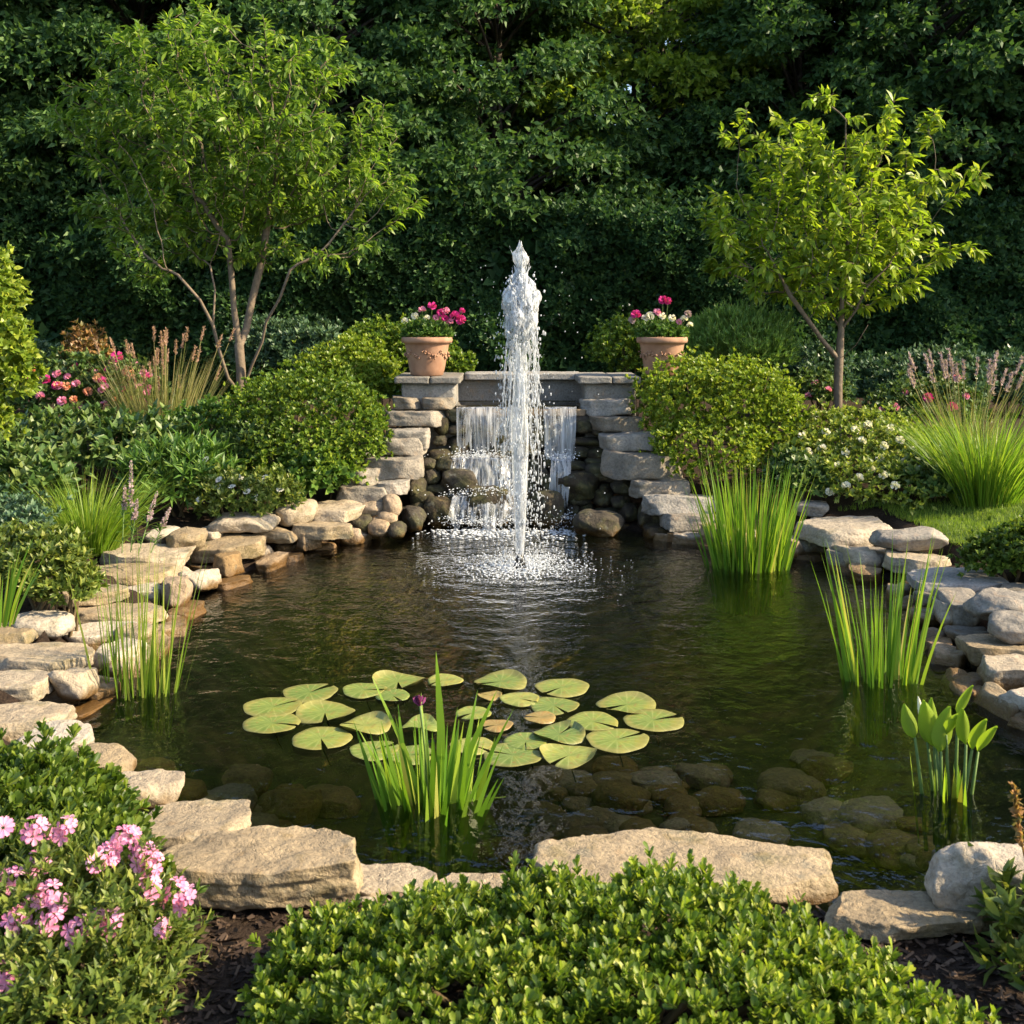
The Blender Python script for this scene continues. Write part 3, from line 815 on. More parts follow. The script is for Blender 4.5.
# small stones wedged along the waterline under the slabs (nothing tells them apart)
r = rng(55); fproto = []
for q in range(8):
    v, f = stone(.22, .17, .12, 600 + q, 'r' if q % 2 else 's', 12); g = Geo(); g.add(v, f); me = g.mesh("edging_stone"); me.materials.append(M['stone'] if q % 3 else M['gold']); fproto.append(me)
seg = np.linalg.norm(np.roll(pond, -1, 0) - pond, axis=1); cum = np.concatenate([[0], np.cumsum(seg)])
pc = np.concatenate([pond, pond[:1]]); ctr = pond.mean(0)
for row, (off, z0, st) in enumerate([(.03, -.07, .23), (.13, .01, .30)]):
    s_ = r.uniform(0, .1)
    while s_ < cum[-1]:
        b_ = np.array([np.interp(s_, cum, pc[:, 0]), np.interp(s_, cum, pc[:, 1])])
        b2 = np.array([np.interp(s_ + .05, cum, pc[:, 0]), np.interp(s_ + .05, cum, pc[:, 1])]); tg = nrm(b2 - b_)
        nn = np.array([tg[1], -tg[0]]); nn = nn if nn @ (b_ - ctr) > 0 else -nn
        wd = r.uniform(.7, 1.7)
        p_ = b_ + nn * (off + r.uniform(-.02, .02))
        if not (abs(p_[0]) < 1.1 and p_[1] > 8.55) and (p_[1] > 4.7 or p_[0] > 1.75) and r.random() < .8 - .25 * row:
            o = bpy.data.objects.new("edging_stone", fproto[r.integers(8)]); C.collection.objects.link(o)
            o.location = (p_[0], p_[1], z0 + r.uniform(-.02, .02)); o.scale = (wd, r.uniform(.8, 1.2), r.uniform(.75, 1.25))
            o.rotation_euler = (r.uniform(-.1, .1), r.uniform(-.1, .1), math.atan2(tg[1], tg[0]) + r.choice([0, math.pi]) + r.uniform(-.3, .3))
            tag(o, "small tan stone wedged in the wall between the larger slabs and the water", "stone", "small stones wedged along the waterline", "thing")
        s_ += st * wd

# stones on the pond bottom
r = rng(31)
named = [(r.uniform(535, 730), r.uniform(765, 855), r.uniform(28, 52)) for _ in range(26)] + [(r.uniform(190, 340), r.uniform(770, 830), r.uniform(30, 60)) for _ in range(9)] + [(r.uniform(740, 960), r.uniform(760, 880), r.uniform(30, 60)) for _ in range(14)] + [(585,838,55),(560,822,50),(620,800,60),(640,830,50),(660,845,46),(690,822,55),(570,778,52),(612,778,50),(655,780,60),(700,775,60),(720,800,60),(545,805,45),
         (245,775,62),(225,800,70),(290,808,75),(330,800,70),(875,805,80),(850,840,60),(180,760,60),(790,790,70),(760,830,60),(600,860,50),(150,735,60),(500,850,60),(900,850,70),(830,770,60)]
for q, (px, py, wpx) in enumerate(named):
    p = G(px, py, -.42); 
    d = float(poly_dist(np.array([p[0]]), np.array([p[1]]), pond)[0])
    z = float(hz(np.array([p[0]]), np.array([p[1]]))[0])
    p = G(px, py, z + .04); z = float(hz(np.array([p[0]]), np.array([p[1]]))[0])
    s = wpx * p[1] / F * .8
    v, f = stone(s * 1.15, s * r.uniform(.8, 1.05), s * r.uniform(.38, .55), 900 + q, 'c', 12)
    g = Geo(); g.add(v, f); o = mk("pond_stone", g, M['bed_stone']); o.location = (p[0], p[1], z - .02)
    o.rotation_euler = (0, 0, r.uniform(-.6, .6))
    tag(o, "rounded algae covered stone lying on the pond bottom", "stone", "stones on the pond bottom")

# ------------------------------------------------------------------ terrace wall, piers, trough
wall = thing("terrace_wall", "low dressed stone terrace wall with two piers above the waterfall", "wall", (0.0, 10.2, .5)); wall["kind"] = "thing"
g = Geo(); box(g, -1.0, 1.15, 10.25, 10.5, .45, 1.14, .006, 3, .004, 24); mk("wall_face", g, M['dressed'], wall)
g = Geo(); box(g, -.44, .64, 10.17, 10.56, 1.14, 1.2, .01, 4, .003, 20); mk("coping", g, M['dressed'], wall)
g = Geo(); box(g, -.62, .62, 9.76, 10.3, .2, .86, .01, 5, .0, 8); mk("core", g, M['cobble'], wall)
for x0, x1 in ((-1.03, -.45), (.58, 1.13)):
    g = Geo(); box(g, x0 + .06, x1 - .05, 9.66, 10.3, .35, 1.14, .008, 6, .004, 20)
    pr = mk("pier", g, M['dressed'], wall)
    g = Geo(); xm = (x0 + x1) / 2 + .02
    box(g, x0, xm - .002, 9.6, 10.42, 1.14, 1.2, .012, 7, .003, 16)
    box(g, xm + .002, x1, 9.602, 10.42, 1.14, 1.199, .012, 8, .003, 16)
    mk("pier_cap", g, M['dressed'], pr)
# trough: lip slab and standing water behind the falls
g = Geo(); box(g, -.56, .64, 9.54, 10.26, .86, .925, .012, 9, .006, 20)
mk("trough_slab", g, M['gold'], wall)

falls = thing("waterfall", "white water tumbling over dark ledges below the terrace wall", "waterfall", (0.04, 9.3, 0))
def film():
    m, t, out = mat("trough_water")
    gl = t.nodes.new("ShaderNodeBsdfGlossy"); gl.inputs[1].default_value = .05
    tr = t.nodes.new("ShaderNodeBsdfTransparent"); tr.inputs[0].default_value = (.75, .7, .35, 1)
    fr = t.nodes.new("ShaderNodeFresnel"); fr.inputs[0].default_value = 1.33
    mx = t.nodes.new("ShaderNodeMixShader"); t.links.new(fr.outputs[0], mx.inputs[0]); t.links.new(tr.outputs[0], mx.inputs[1]); t.links.new(gl.outputs[0], mx.inputs[2])
    t.links.new(mx.outputs[0], out.inputs[0]); return m
M['film'] = film()
g = Geo(); box(g, -.50, .585, 9.545, 10.245, .926, .945, .004, 0, 0, 4); mk("trough_water", g, M['film'], falls)
def fall_sheet(xa, xb, path, seed, name="water_sheet", wav=.02, strands=40):
    """a curtain following (y, z) points, with strands of white water in it"""
    path = np.array(path, float); t = np.linspace(0, 1, 40)
    s = np.concatenate([[0], np.cumsum(np.linalg.norm(np.diff(path, axis=0), axis=1))]); s /= s[-1]
    nx = 60
    u = np.linspace(0, 1, nx)
    ee = np.clip(.86 + .22 * fbm(np.stack([u * 9, 0 * u, 0 * u], -1), 3, seed + 40), .6, 1)
    tc_ = t[None] * ee[:, None]
    py_, pz_ = np.interp(t, s, path[:, 0]), np.interp(t, s, path[:, 1])
    PY, PZ = np.interp(tc_, s, path[:, 0]), np.interp(tc_, s, path[:, 1])
    X = xa[0] + (xb[0] - xa[0]) * u[:, None] + ((xa[1] - xa[0]) * (1 - u[:, None]) + (xb[1] - xb[0]) * u[:, None]) * t[None]
    q = np.stack([X * 9, PZ * 3, np.zeros_like(X)], -1)
    Yv = PY + wav * fbm(q, 3, seed) - .01
    v = np.stack([X, Yv, PZ], -1).reshape(-1, 3)
    i = np.arange(nx - 1)[:, None] * 40 + np.arange(39)[None]
    g = Geo(); g.add(v, np.stack([i, i + 40, i + 41, i + 1], -1).reshape(-1, 4))
    sh = mk(name, g, M['fall'], falls)
    r = rng(seed); g = Geo()
    for q in range(strands):
        u0 = r.uniform(0, 1); t0 = r.uniform(0, .5) * r.integers(0, 2); t1 = min(1, t0 + r.uniform(.35, .9))
        tt = np.linspace(t0, t1, 9)
        x = (xa[0] + (xa[1] - xa[0]) * tt) * (1 - u0) + (xb[0] + (xb[1] - xb[0]) * tt) * u0 + .006 * np.cumsum(r.normal(0, 1, 9)) * .5
        pts = np.stack([x, np.interp(tt, t, py_) - .02 - r.uniform(0, .02), np.interp(tt, t, pz_)], -1)
        tube(g, pts, r.uniform(.0006, .0022) * np.sin(np.linspace(.3, 2.9, 9)), 5)
    mk("strands", g, M['drop'], sh)
fall_sheet((-.48, -.47), (-.14, -.12), [(9.56, .945), (9.50, .94), (9.46, .80), (9.42, .42)], 1, strands=20)
fall_sheet((-.14, -.13), (.08, .05), [(9.56, .945), (9.50, .94), (9.46, .80), (9.44, .50)], 2, strands=5)
fall_sheet((.27, .28), (.56, .53), [(9.56, .945), (9.50, .94), (9.46, .80), (9.42, .42)], 3, strands=16)
fall_sheet((-.50, -.54), (-.12, -.06), [(9.44, .55), (9.30, .53), (9.24, .42), (9.16, .12)], 4, strands=22, wav=.04)
fall_sheet((.34, .30), (.52, .46), [(9.44, .55), (9.28, .52), (9.2, .40), (9.14, .0)], 5, strands=16, wav=.04)
fall_sheet((-.46, -.52), (-.04, .04), [(9.18, .26), (9.02, .25), (8.94, .16), (8.9, .0)], 6, strands=26, wav=.05)
fall_sheet((-.1, -.1), (.1, .14), [(9.40, .52), (9.3, .48), (9.2, .3), (9.1, .0)], 7, strands=8, wav=.05)
def ico():
    t = (1 + 5 ** .5) / 2
    v = np.array([[-1, t, 0], [1, t, 0], [-1, -t, 0], [1, -t, 0], [0, -1, t], [0, 1, t], [0, -1, -t], [0, 1, -t], [t, 0, -1], [t, 0, 1], [-t, 0, -1], [-t, 0, 1]])
    f = np.array([[0, 11, 5], [0, 5, 1], [0, 1, 7], [0, 7, 10], [0, 10, 11], [1, 5, 9], [5, 11, 4], [11, 10, 2], [10, 7, 6], [7, 1, 8], [3, 9, 4], [3, 4, 2], [3, 2, 6], [3, 6, 8], [3, 8, 9], [4, 9, 5], [2, 4, 11], [6, 2, 10], [8, 6, 7], [9, 8, 1]])
    return nrm(v), f
IV, IF = ico()
def drops(g, Pp, R, sx=1, sz=1):
    n = len(Pp); R = np.broadcast_to(R, n); sc = np.stack([R * sx, R * sx, R * sz], -1)
    v = Pp[:, None] + IV[None] * sc[:, None]
    g.add(v.reshape(-1, 3), (IF[None] + (np.arange(n) * 12)[:, None, None]).reshape(-1, 3))
r = rng(8); g = Geo(); n = 650
xx = np.where(r.random(n) < .7, r.normal(-.24, .20, n), r.normal(.38, .13, n)); yy = 8.9 - np.abs(r.normal(0, .17, n)); 
drops(g, np.stack([xx, yy, r.uniform(0, .012, n)], -1), r.uniform(.003, .012, n), 1.5, .45)
n = 260
drops(g, np.stack([np.where(r.random(n) < .7, r.normal(-.24, .20, n), r.normal(.38, .1, n)), 8.88 + r.normal(0, .06, n), np.abs(r.normal(0, .07, n))], -1), r.uniform(.002, .005, n))
for (fx, fy, fz, sx, m_) in [(-.3, 9.30, .54, .14, 260), (-.25, 9.02, .26, .16, 320), (.43, 9.28, .53, .07, 150), (.42, 9.1, .05, .08, 160), (-.25, 8.9, .05, .2, 400)]:
    drops(g, np.stack([fx + r.normal(0, sx, m_), fy + r.normal(0, .04, m_), fz + np.abs(r.normal(0, .035, m_))], -1), r.uniform(.002, .007, m_), 1.2, .9)
tag(mk("foam", g, M['foam'], falls), kind="stuff")

# ------------------------------------------------------------------ fountain
ft = thing("fountain", "tall white fountain jet rising from the middle of the pond", "fountain", (FX, FY, 0))
g = Geo(); tube(g, [(FX, FY, -.3), (FX, FY, .0), (FX, FY, .05), (FX, FY, .085)], [.045, .042, .034, .026], 16); mk("nozzle", g, M['nozzle'], ft)
sc_ = FY / F
prof = [(556, 3.6), (550, 4.2), (530, 5.3), (505, 6.6), (480, 7.6), (455, 8.3), (430, 8.6), (405, 8), (380, 7), (355, 6), (335, 13), (320, 15), (305, 15), (294, 13.5), (285, 10), (278, 5), (270, 3.5), (263, 6), (257, 6), (251, 2.5), (243, .6)]
prof = np.array(prof, float)
zt = np.linspace(prof[0, 0], prof[-1, 0], 220)
rad = np.interp(-zt, -prof[:, 0], prof[:, 1]) * sc_
zz = HC - (zt - HY) * sc_
th = np.arange(48) / 48 * math.tau
up = np.clip((zz - .9) / 1.3, 0, 1)
ax = FX + .010 * vnoise(np.stack([zz * 2.6, 0 * zz, 0 * zz], -1), 4) * up
Pq = np.stack([np.cos(th)[None] * 3.2 + 0 * zz[:, None], np.sin(th)[None] * 3.2 + 0 * zz[:, None], zz[:, None] * 7 + 0 * th[None]], -1)
disp = fbm(Pq, 5, 12)
spike = fbm(Pq * np.array([1.3, 1.3, .6]) + 4, 3, 19)
R_ = rad[:, None] * (1 + (.08 + .55 * up[:, None]) * disp * .6 + .55 * np.clip(up[:, None] - .3, 0, 1) * np.clip(spike, -.3, 2))
v = np.stack([ax[:, None] + R_ * np.cos(th)[None], FY + R_ * np.sin(th)[None], zz[:, None] + .02 * up[:, None] * disp], -1)
lo = zz < 1.56; hi = zz > 1.57
def lathe(g, v):
    n, m = v.shape[:2]; i = np.arange(n - 1)[:, None] * m; j = np.arange(m)[None]
    g.add(v.reshape(-1, 3), np.stack([i + j, i + (j + 1) % m, i + m + (j + 1) % m, i + m + j], -1).reshape(-1, 4))
g = Geo(); lathe(g, v[lo]); mk("water_jet", g, M['jet'], ft)
g = Geo(); lathe(g, v[hi]); hd_ = mk("frothing_head", g, M['head'], ft); g = Geo()
for q in range(150):                      # torn threads of water rising and falling in the head
    a = r.uniform(0, math.tau); z0 = r.uniform(1.5, 2.02); r0 = np.interp(z0, [1.5, 1.65, 1.8, 2.02], [.10, .115, .10, .03]) * r.uniform(.25, 1.05); L = r.uniform(.05, .2)
    tt = np.linspace(0, 1, 8)
    pts = np.stack([FX + np.cos(a) * r0 * (1 - .3 * tt) + r.normal(0, .006, 8), FY + np.sin(a) * r0 * (1 - .3 * tt), z0 + L * tt], -1)
    tube(g, pts, r.uniform(.002, .008) * np.sin(np.linspace(.4, 3.0, 8)) * np.clip(1 + .7 * r.normal(0, .6, 8), .2, 2.2), 5)
r = rng(15)
for q in range(60):                       # flung spikes of water round the head
    a = r.uniform(0, math.tau); z0 = r.uniform(1.6, 2.12); r0 = np.interp(z0, zz, rad) * .8
    L = r.uniform(.04, .16); out_ = r.uniform(.01, .05)
    tt = np.linspace(0, 1, 6)
    pts = np.stack([FX + np.cos(a) * (r0 + out_ * tt), FY + np.sin(a) * (r0 + out_ * tt), z0 + L * tt - .1 * L * tt ** 2], -1)
    tube(g, pts, r.uniform(.004, .010) * (1 - .85 * tt) * (1 + .4 * r.normal(0, 1, 6)), 6)
drops(g, np.stack([FX + r.normal(0, .065, 260), FY + r.normal(0, .055, 260), r.uniform(1.56, 2.02, 260)], -1), r.uniform(.002, .009, 260), 1, 1.8)
mk("froth", g, M['froth'], ft)
# strands and drops falling back round the jet
g = Geo()
for q in range(70):
    a = r.uniform(0, math.tau); z1 = r.uniform(1.0, 1.95); z0 = max(z1 - r.uniform(.15, .7), .05)
    r1 = np.interp(z1, [.5, 1.2, 1.95], [.16, .13, .09]) * r.uniform(.7, 1.15); r0 = r1 + .05 * (z1 - z0)
    tt = np.linspace(0, 1, 14)
    rr = r1 + (r0 - r1) * tt + r.normal(0, .004, 14)
    pts = np.stack([FX + np.cos(a + .08 * np.sin(tt * 5)) * rr, FY + np.sin(a) * rr, z1 + (z0 - z1) * tt], -1)
    tube(g, pts, r.uniform(.0015, .0042) * np.clip(1 + .9 * r.normal(0, .6, 14), .15, 2), 5)
mk("falling_strands", g, M['drop'], ft)
g = Geo(); n = 1900
z = r.uniform(.02, 1.95, n) ** 1.0; a = r.uniform(0, math.tau, n)
rr = np.interp(z, [0, .5, 1.2, 1.95], [.17, .16, .14, .10]) * np.abs(r.normal(.85, .28, n))
drops(g, np.stack([FX + np.cos(a) * rr, FY + np.sin(a) * rr, z], -1), r.uniform(.0012, .0048, n) * r.choice([1, 1, 1.6], n), 1, 3.0)
n = 160
drops(g, np.stack([FX + r.normal(0, .2, n), FY + r.normal(0, .15, n), r.uniform(.1, 2.1, n)], -1), r.uniform(.002, .005, n), 1, 1.5)
tag(mk("droplets", g, M['drop'], ft), kind="stuff")
g = Geo(); n = 1700                      # splash and bubbles on the water
rr = np.abs(r.normal(.0, .26, n)) + .06; a = r.uniform(0, math.tau, n)
drops(g, np.stack([FX + np.cos(a) * rr * 1.1, FY + np.sin(a) * rr * 1.1, r.uniform(0, .008, n)], -1), r.uniform(.002, .010, n) * np.exp(-rr * 1.2), 1.4, .5)
n = 700; rr = np.abs(r.normal(.16, .14, n)) + .05; a = r.uniform(0, math.tau, n)
drops(g, np.stack([FX + np.cos(a) * rr, FY + np.sin(a) * rr, np.abs(r.normal(0, .04, n)) + .005], -1), r.uniform(.002, .006, n), 1, 1.4)
tag(mk("splash", g, M['foam'], ft), kind="stuff")
# ------------------------------------------------------------------ plant builders
def rdir(r, n):
    return nrm(r.normal(0, 1, (n, 3)))
def lobe_points(r, lobes, n, shell=(.72, 1.02), zmin=-.35, bumps=.12, seed=0, bfreq=4.0):
    """points spread through the outer shell of a union of ellipsoids (cx,cy,cz,rx,ry,rz) with the outward direction"""
    lobes = np.array(lobes, float)
    area = (lobes[:, 3] * lobes[:, 5] + lobes[:, 3] * lobes[:, 4]); pr = area / area.sum()
    out_p, out_n = [], []
    got = 0
    while got < n:
        m = (n - got) * 2 + 50
        k = r.choice(len(lobes), m, p=pr); d = rdir(r, m)
        ok = d[:, 2] > zmin; k, d = k[ok], d[ok]
        l = lobes[k]
        rr = r.uniform(shell[0], shell[1], len(k)) * (1 + bumps * fbm(d * bfreq * .5 + k[:, None] * 3.1, 3, seed))
        p = l[:, :3] + d * l[:, 3:] * rr[:, None]
        nn = nrm(d / l[:, 3:])
        q = ((p[:, None] - lobes[None, :, :3]) / lobes[None, :, 3:])
        dist = np.linalg.norm(q, axis=-1); dist[np.arange(len(k)), k] = 9
        keep = dist.min(1) > shell[0] * .92 if len(lobes) > 1 else np.ones(len(k), bool)
        out_p.append(p[keep]); out_n.append(nn[keep]); got += keep.sum()
    return np.concatenate(out_p)[:n], np.concatenate(out_n)[:n]
def sprigs(g, r, p, nn, per, L, W, up=.5, spread=.9, T=T_DIA, jitter=.5, stem=0.0):
    """a little rosette of leaves at each point"""
    n = len(p)
    axis = nrm(nn + np.array([0, 0, up]) + jitter * r.normal(0, .6, (n, 3)))
    a1 = nrm(np.cross(axis, r.normal(0, 1, (n, 3)))); a2 = np.cross(axis, a1)
    for k in range(per):
        th = k * 2.4 + r.uniform(-.4, .4, n)
        f = (k + .5) / per
        sp = spread * (1.15 - .75 * f)
        side = np.cos(th)[:, None] * a1 + np.sin(th)[:, None] * a2
        D = nrm(axis + side * sp)
        s = r.uniform(.55, 1.25, n)
        leaves(g, p + axis * (stem * f * s)[:, None], D, nrm(axis * 1.0 - side * .6), L * s, W * s, T)
def shrub(name, label, cat, lobes, n, per, L, W, m, group=None, T=T_DIA, up=.5, spread=.9, seed=0, stem=0.0, shell=(.7, 1.02), flowers=(), fl_r=.03, zmin=-.35, bumps=.28, part='foliage', stems=6, bfreq=7.0):
    r = rng(seed + 1000)
    l0 = np.array(lobes, float); c = l0[:, :2].mean(0); base = float(hz(c[:1], c[1:2])[0]) if l0[:, 2].min() < 1.6 else 0
    t = thing(name, label, cat, (c[0], c[1], base), group)
    p, nn = lobe_points(r, lobes, n, shell, zmin, bumps, seed, bfreq)
    p = p + nn * np.abs(r.normal(0, 1, (len(p), 1))) * min(.03, L * .6)
    sh_ = r.random(len(p)) < .05
    p[sh_] += nrm(nn[sh_] + np.array([0, 0, .7])) * (r.uniform(.5, 1.6, sh_.sum()) * min(L, .06))[:, None]
    g = Geo(); sprigs(g, r, p, nn, per, L, W, up, spread, T, stem=stem)
    mk(part, g, m, t)
    g = Geo()                                                   # woody stems inside
    for l in l0:
        for q in range(max(1, stems // len(l0)) if stems else 0):
            d = nrm(np.array([r.normal(0, .5), r.normal(0, .5), 1.0]))
            e = l[:3] + d * l[3:] * .75
            b = np.array([c[0] * .5 + l[0] * .5 + r.normal(0, .04), c[1] * .5 + l[1] * .5 + r.normal(0, .04), base - .03])
            tt = np.linspace(0, 1, 5)[:, None]
            tube(g, b + (e - b) * tt + np.array([0, 0, .1]) * np.sin(tt * 3.14) * 0, np.linspace(.012, .004, 5), 5)
    if stems: mk("stems", g, M['twig'], t)
    return t, p, nn
_fl = {}
def flower_mesh(kind, size, mkey, seed=0):
    key = (kind, size, mkey, seed)
    if key in _fl: return _fl[key]
    r = rng(seed + 40); g = Geo()
    if kind == 'ball':                 # double rose / pompon: many cupped petals
        n = 26; d = rdir(r, n); d[:, 2] = np.abs(d[:, 2]) - .15; d = nrm(d)
        leaves(g, d * size * .12, nrm(d + .25 * rdir(r, n)), nrm(np.cross(d, rdir(r, n)) + d * .5), size * .5, size * .55, T_OBO)
    elif kind == 'daisy':              # flat open flower
        n = 11; a = np.arange(n) / n * math.tau
        D = np.stack([np.cos(a), np.sin(a), .25 + 0 * a], -1)
        leaves(g, D * size * .06, D, np.tile([0, 0, 1.], (n, 1)), size * .5, size * .26, T_OBO)
    elif kind == 'phlox':              # head of small five petalled florets
        for q in range(8):
            d = nrm(np.array([r.normal(0, .8), r.normal(0, .8), 1.0])); c0 = d * size * .5 * np.array([1.1, 1.1, .7]) * r.uniform(.7, 1.15)
            u = nrm(np.cross(d, r.normal(0, 1, 3))); w2 = np.cross(d, u); a = np.arange(5) / 5 * math.tau + r.uniform(0, 1)
            D = np.cos(a)[:, None] * u + np.sin(a)[:, None] * w2 + d * .2
            leaves(g, np.tile(c0, (5, 1)), D, np.tile(d, (5, 1)), size * .34 * r.uniform(.75, 1.1), size * .22, T_OBO)
    me = g.mesh("flower"); me.materials.append(M[mkey])
    _fl[key] = me
    return me
def add_flower(t, pos, kind, size, mkey, r, facing=None, name="flower"):
    o = bpy.data.objects.new(name, flower_mesh(kind, size, mkey, int(r.integers(3))))
    C.collection.objects.link(o); o.parent = t
    o.location = Vector(pos) - t.location
    f = Vector(facing) if facing is not None else Vector((r.normal(0, .3), -.6 + r.normal(0, .2), .8))
    q = f.normalized().to_track_quat('Z', 'Y'); o.rotation_euler = q.to_euler()
    return o
def on_lobe(px, py, lobes, push=1.04):
    """where the view ray of a picture point meets a shrub's front"""
    d = np.array([(px - 512) / F, 1, -(py - HY) / F]); o = np.array([0, 0, HC]); best = None
    for l in np.array(lobes, float):
        a = (o - l[:3]) / (l[3:] * push); b = d / (l[3:] * push)
        A, B, Cc = b @ b, 2 * a @ b, a @ a - 1
        D = B * B - 4 * A * Cc
        t = (-B - math.sqrt(D)) / (2 * A) if D > 0 else -B / (2 * A)
        if best is None or (D > 0, -t) > best[0]: best = ((D > 0, -t), o + d * t)
    return best[1]
def clump(name, label, cat, base, n, L, spread, lean, bend, W, m, group=None, seed=0, segs=7, taper=1.6, part='blades', basew=.7, wild=.06):
    r = rng(seed + 2000)
    t = thing(name, label, cat, base, group)
    a = r.uniform(0, math.tau, n); q = np.sqrt(r.uniform(0, 1, n))
    off = np.stack([np.cos(a) * q * spread[0], np.sin(a) * q * spread[1], 0 * a], -1)
    D = np.stack([np.cos(a) * q * lean + r.normal(0, wild, n), np.sin(a) * q * lean + r.normal(0, wild, n), np.ones(n)], -1)
    D = nrm(D)
    bd = np.stack([np.cos(a) * bend * r.uniform(.2, 1.2, n), np.sin(a) * bend * r.uniform(.2, 1.2, n), -np.abs(bend) * r.uniform(.1, .9, n)], -1)
    g = Geo()
    blades(g, np.array(base) + off, D, bd, r.uniform(L[0], L[1], n), r.uniform(.7, 1.1, n) * W, segs, taper, r=r, base=basew)
    mk(part, g, m, t)
    return t, r
def plumes(t, base, n, spread, H, r, size, m, lean=.25, stem_m='g_tan'):
    g, gs = Geo(), Geo()
    for q in range(n):
        a = r.uniform(0, math.tau); k = math.sqrt(r.uniform(0, 1))
        b = np.array(base) + np.array([math.cos(a) * k * spread * .4, math.sin(a) * k * spread * .4, 0])
        h = r.uniform(*H); D = nrm(np.array([math.cos(a) * k * lean, math.sin(a) * k * lean, 1.0]))
        e = b + D * h + np.array([math.cos(a), math.sin(a), 0]) * .06 * h * k
        tt = np.linspace(0, 1, 5)[:, None]; pts = b + (e - b) * tt
        tube(gs, pts, .0035, 4, False)
        m_ = 70; f = r.uniform(0, 1, m_)
        pp = e + (e - b) / h * (f * size)[:, None] + r.normal(0, .1 * size, (m_, 3)) * (1 - f)[:, None] * .35
        leaves(g, pp, nrm(D + r.normal(0, .45, (m_, 3))), rdir(r, m_), size * .22, size * .07)
    mk("flower_stalks", gs, M[stem_m], t); mk("plumes", g, m, t)
def colonize(r, pts, starts, step, infl, kill, iters, droop=0.0):
    """space colonisation: grows a branch skeleton towards the points; returns node positions and parents"""
    pos = [np.array(s) for s in starts[0]]; par = list(starts[1])
    pos = np.array(pos); par = np.array(par); P_ = np.array(pts)
    nb = P_ * 0 
    near = np.full(len(P_), 1e9); who = np.zeros(len(P_), int)
    d = np.linalg.norm(P_[:, None] - pos[None], axis=-1); who = d.argmin(1); near = d.min(1)
    alive = np.ones(len(P_), bool)
    for it in range(iters):
        ok = alive & (near < infl)
        if not ok.any(): 
            infl *= 1.5
            if infl > 50: break
            continue
        dv = nrm(P_[ok] - pos[who[ok]])
        acc = np.zeros_like(pos); np.add.at(acc, who[ok], dv)
        src = np.unique(who[ok])
        new = pos[src] + nrm(nrm(acc[src]) + r.normal(0, .12, (len(src), 3)) + np.array([0, 0, -droop])) * step
        o = len(pos); pos = np.concatenate([pos, new]); par = np.concatenate([par, src])
        dn = np.linalg.norm(P_[:, None] - new[None], axis=-1); m = dn.min(1); better = m < near
        who = np.where(better, dn.argmin(1) + o, who); near = np.minimum(near, m)
        alive &= near > kill
        if not alive.any(): break
    return pos, par
def tree_mesh(pos, par, r0, tip=.004, expo=2.4, fall=1.15):
    n = len(pos); w8 = np.zeros(n); kids = [[] for _ in range(n)]
    for i in range(n - 1, -1, -1):
        if par[i] >= 0: kids[par[i]].append(i)
    order = range(n - 1, -1, -1)
    rad = np.zeros(n)
    for i in order:
        rad[i] = sum(rad[k] ** expo for k in kids[i]) ** (1 / expo) if kids[i] else tip
    rad = tip * .7 + (r0 - tip) * ((rad - tip) / max(rad[0] - tip, 1e-6)) ** fall
    cnt = np.ones(n)
    for i in order:
        if par[i] >= 0: cnt[par[i]] += cnt[i]
    g = Geo(); stack = [(0, None)]
    roots = [i for i in range(n) if par[i] < 0]
    done = []
    for rt in roots: done.append((rt, -1))
    while done:
        i, p = done.pop()
        chain = [p, i] if p >= 0 else [i]
        while kids[i]:
            ks = sorted(kids[i], key=lambda k: -rad[k])
            for k in ks[1:]: done.append((k, i))
            i = ks[0]; chain.append(i)
        if len(chain) < 2: continue
        rr = rad[chain].copy()
        if p >= 0: rr[0] = min(rr[0], rr[1] * 1.15)
        rr = np.minimum(rr, 1)
        tube(g, pos[chain], rr, 8 if rr[0] > .02 else 5)
    return g, cnt, kids
def garden_tree(name, label, crown_lobes, nodes, parents, npts, leafL, leafW, m, bark, r0, seed, per=9, droop=.5, T=T_DIA, step=.11, base=None, fall=1.15, leaf_r=11, clumps=()):
    r = rng(seed)
    lob = np.array(crown_lobes, float)
    vol = lob[:, 3] * lob[:, 4] * lob[:, 5]; k = r.choice(len(lob), npts, p=vol / vol.sum())
    d = rdir(r, npts) * (r.uniform(0, 1, npts) ** .45)[:, None]
    pts = lob[k, :3] + d * lob[k, 3:]
    pos, par = colonize(r, pts, (nodes, parents), step, .9, step * 1.15, 130)
    g, rad, kids = tree_mesh(pos, par, r0, fall=fall)
    t = thing(name, label, "tree", base)
    mk("trunk", g, bark, t)
    thin = np.flatnonzero(rad < leaf_r)
    thin = thin[thin > len(nodes)]
    tw = nrm(pos[thin] - pos[par[thin]])
    g = Geo()
    n = len(thin); cen = lob[:, :3].mean(0)
    for q in range(per):
        f = r.uniform(0, 1, n)[:, None]
        p = pos[par[thin]] * (1 - f) + pos[thin] * f
        rd = rdir(r, n); side = nrm(np.cross(tw, rd))
        D = nrm(tw * .7 + side * .8 + np.array([0, 0, -droop]) + (p - cen) * .1)
        nrm_hint = nrm(np.array([0, 0, 1.]) + .45 * r.normal(0, 1, (n, 3)))
        s = r.uniform(.65, 1.15, n)
        leaves(g, p + side * .012, D, nrm_hint, leafL * s, leafW * s, T)
    mk("crown", g, m, t)
    return t
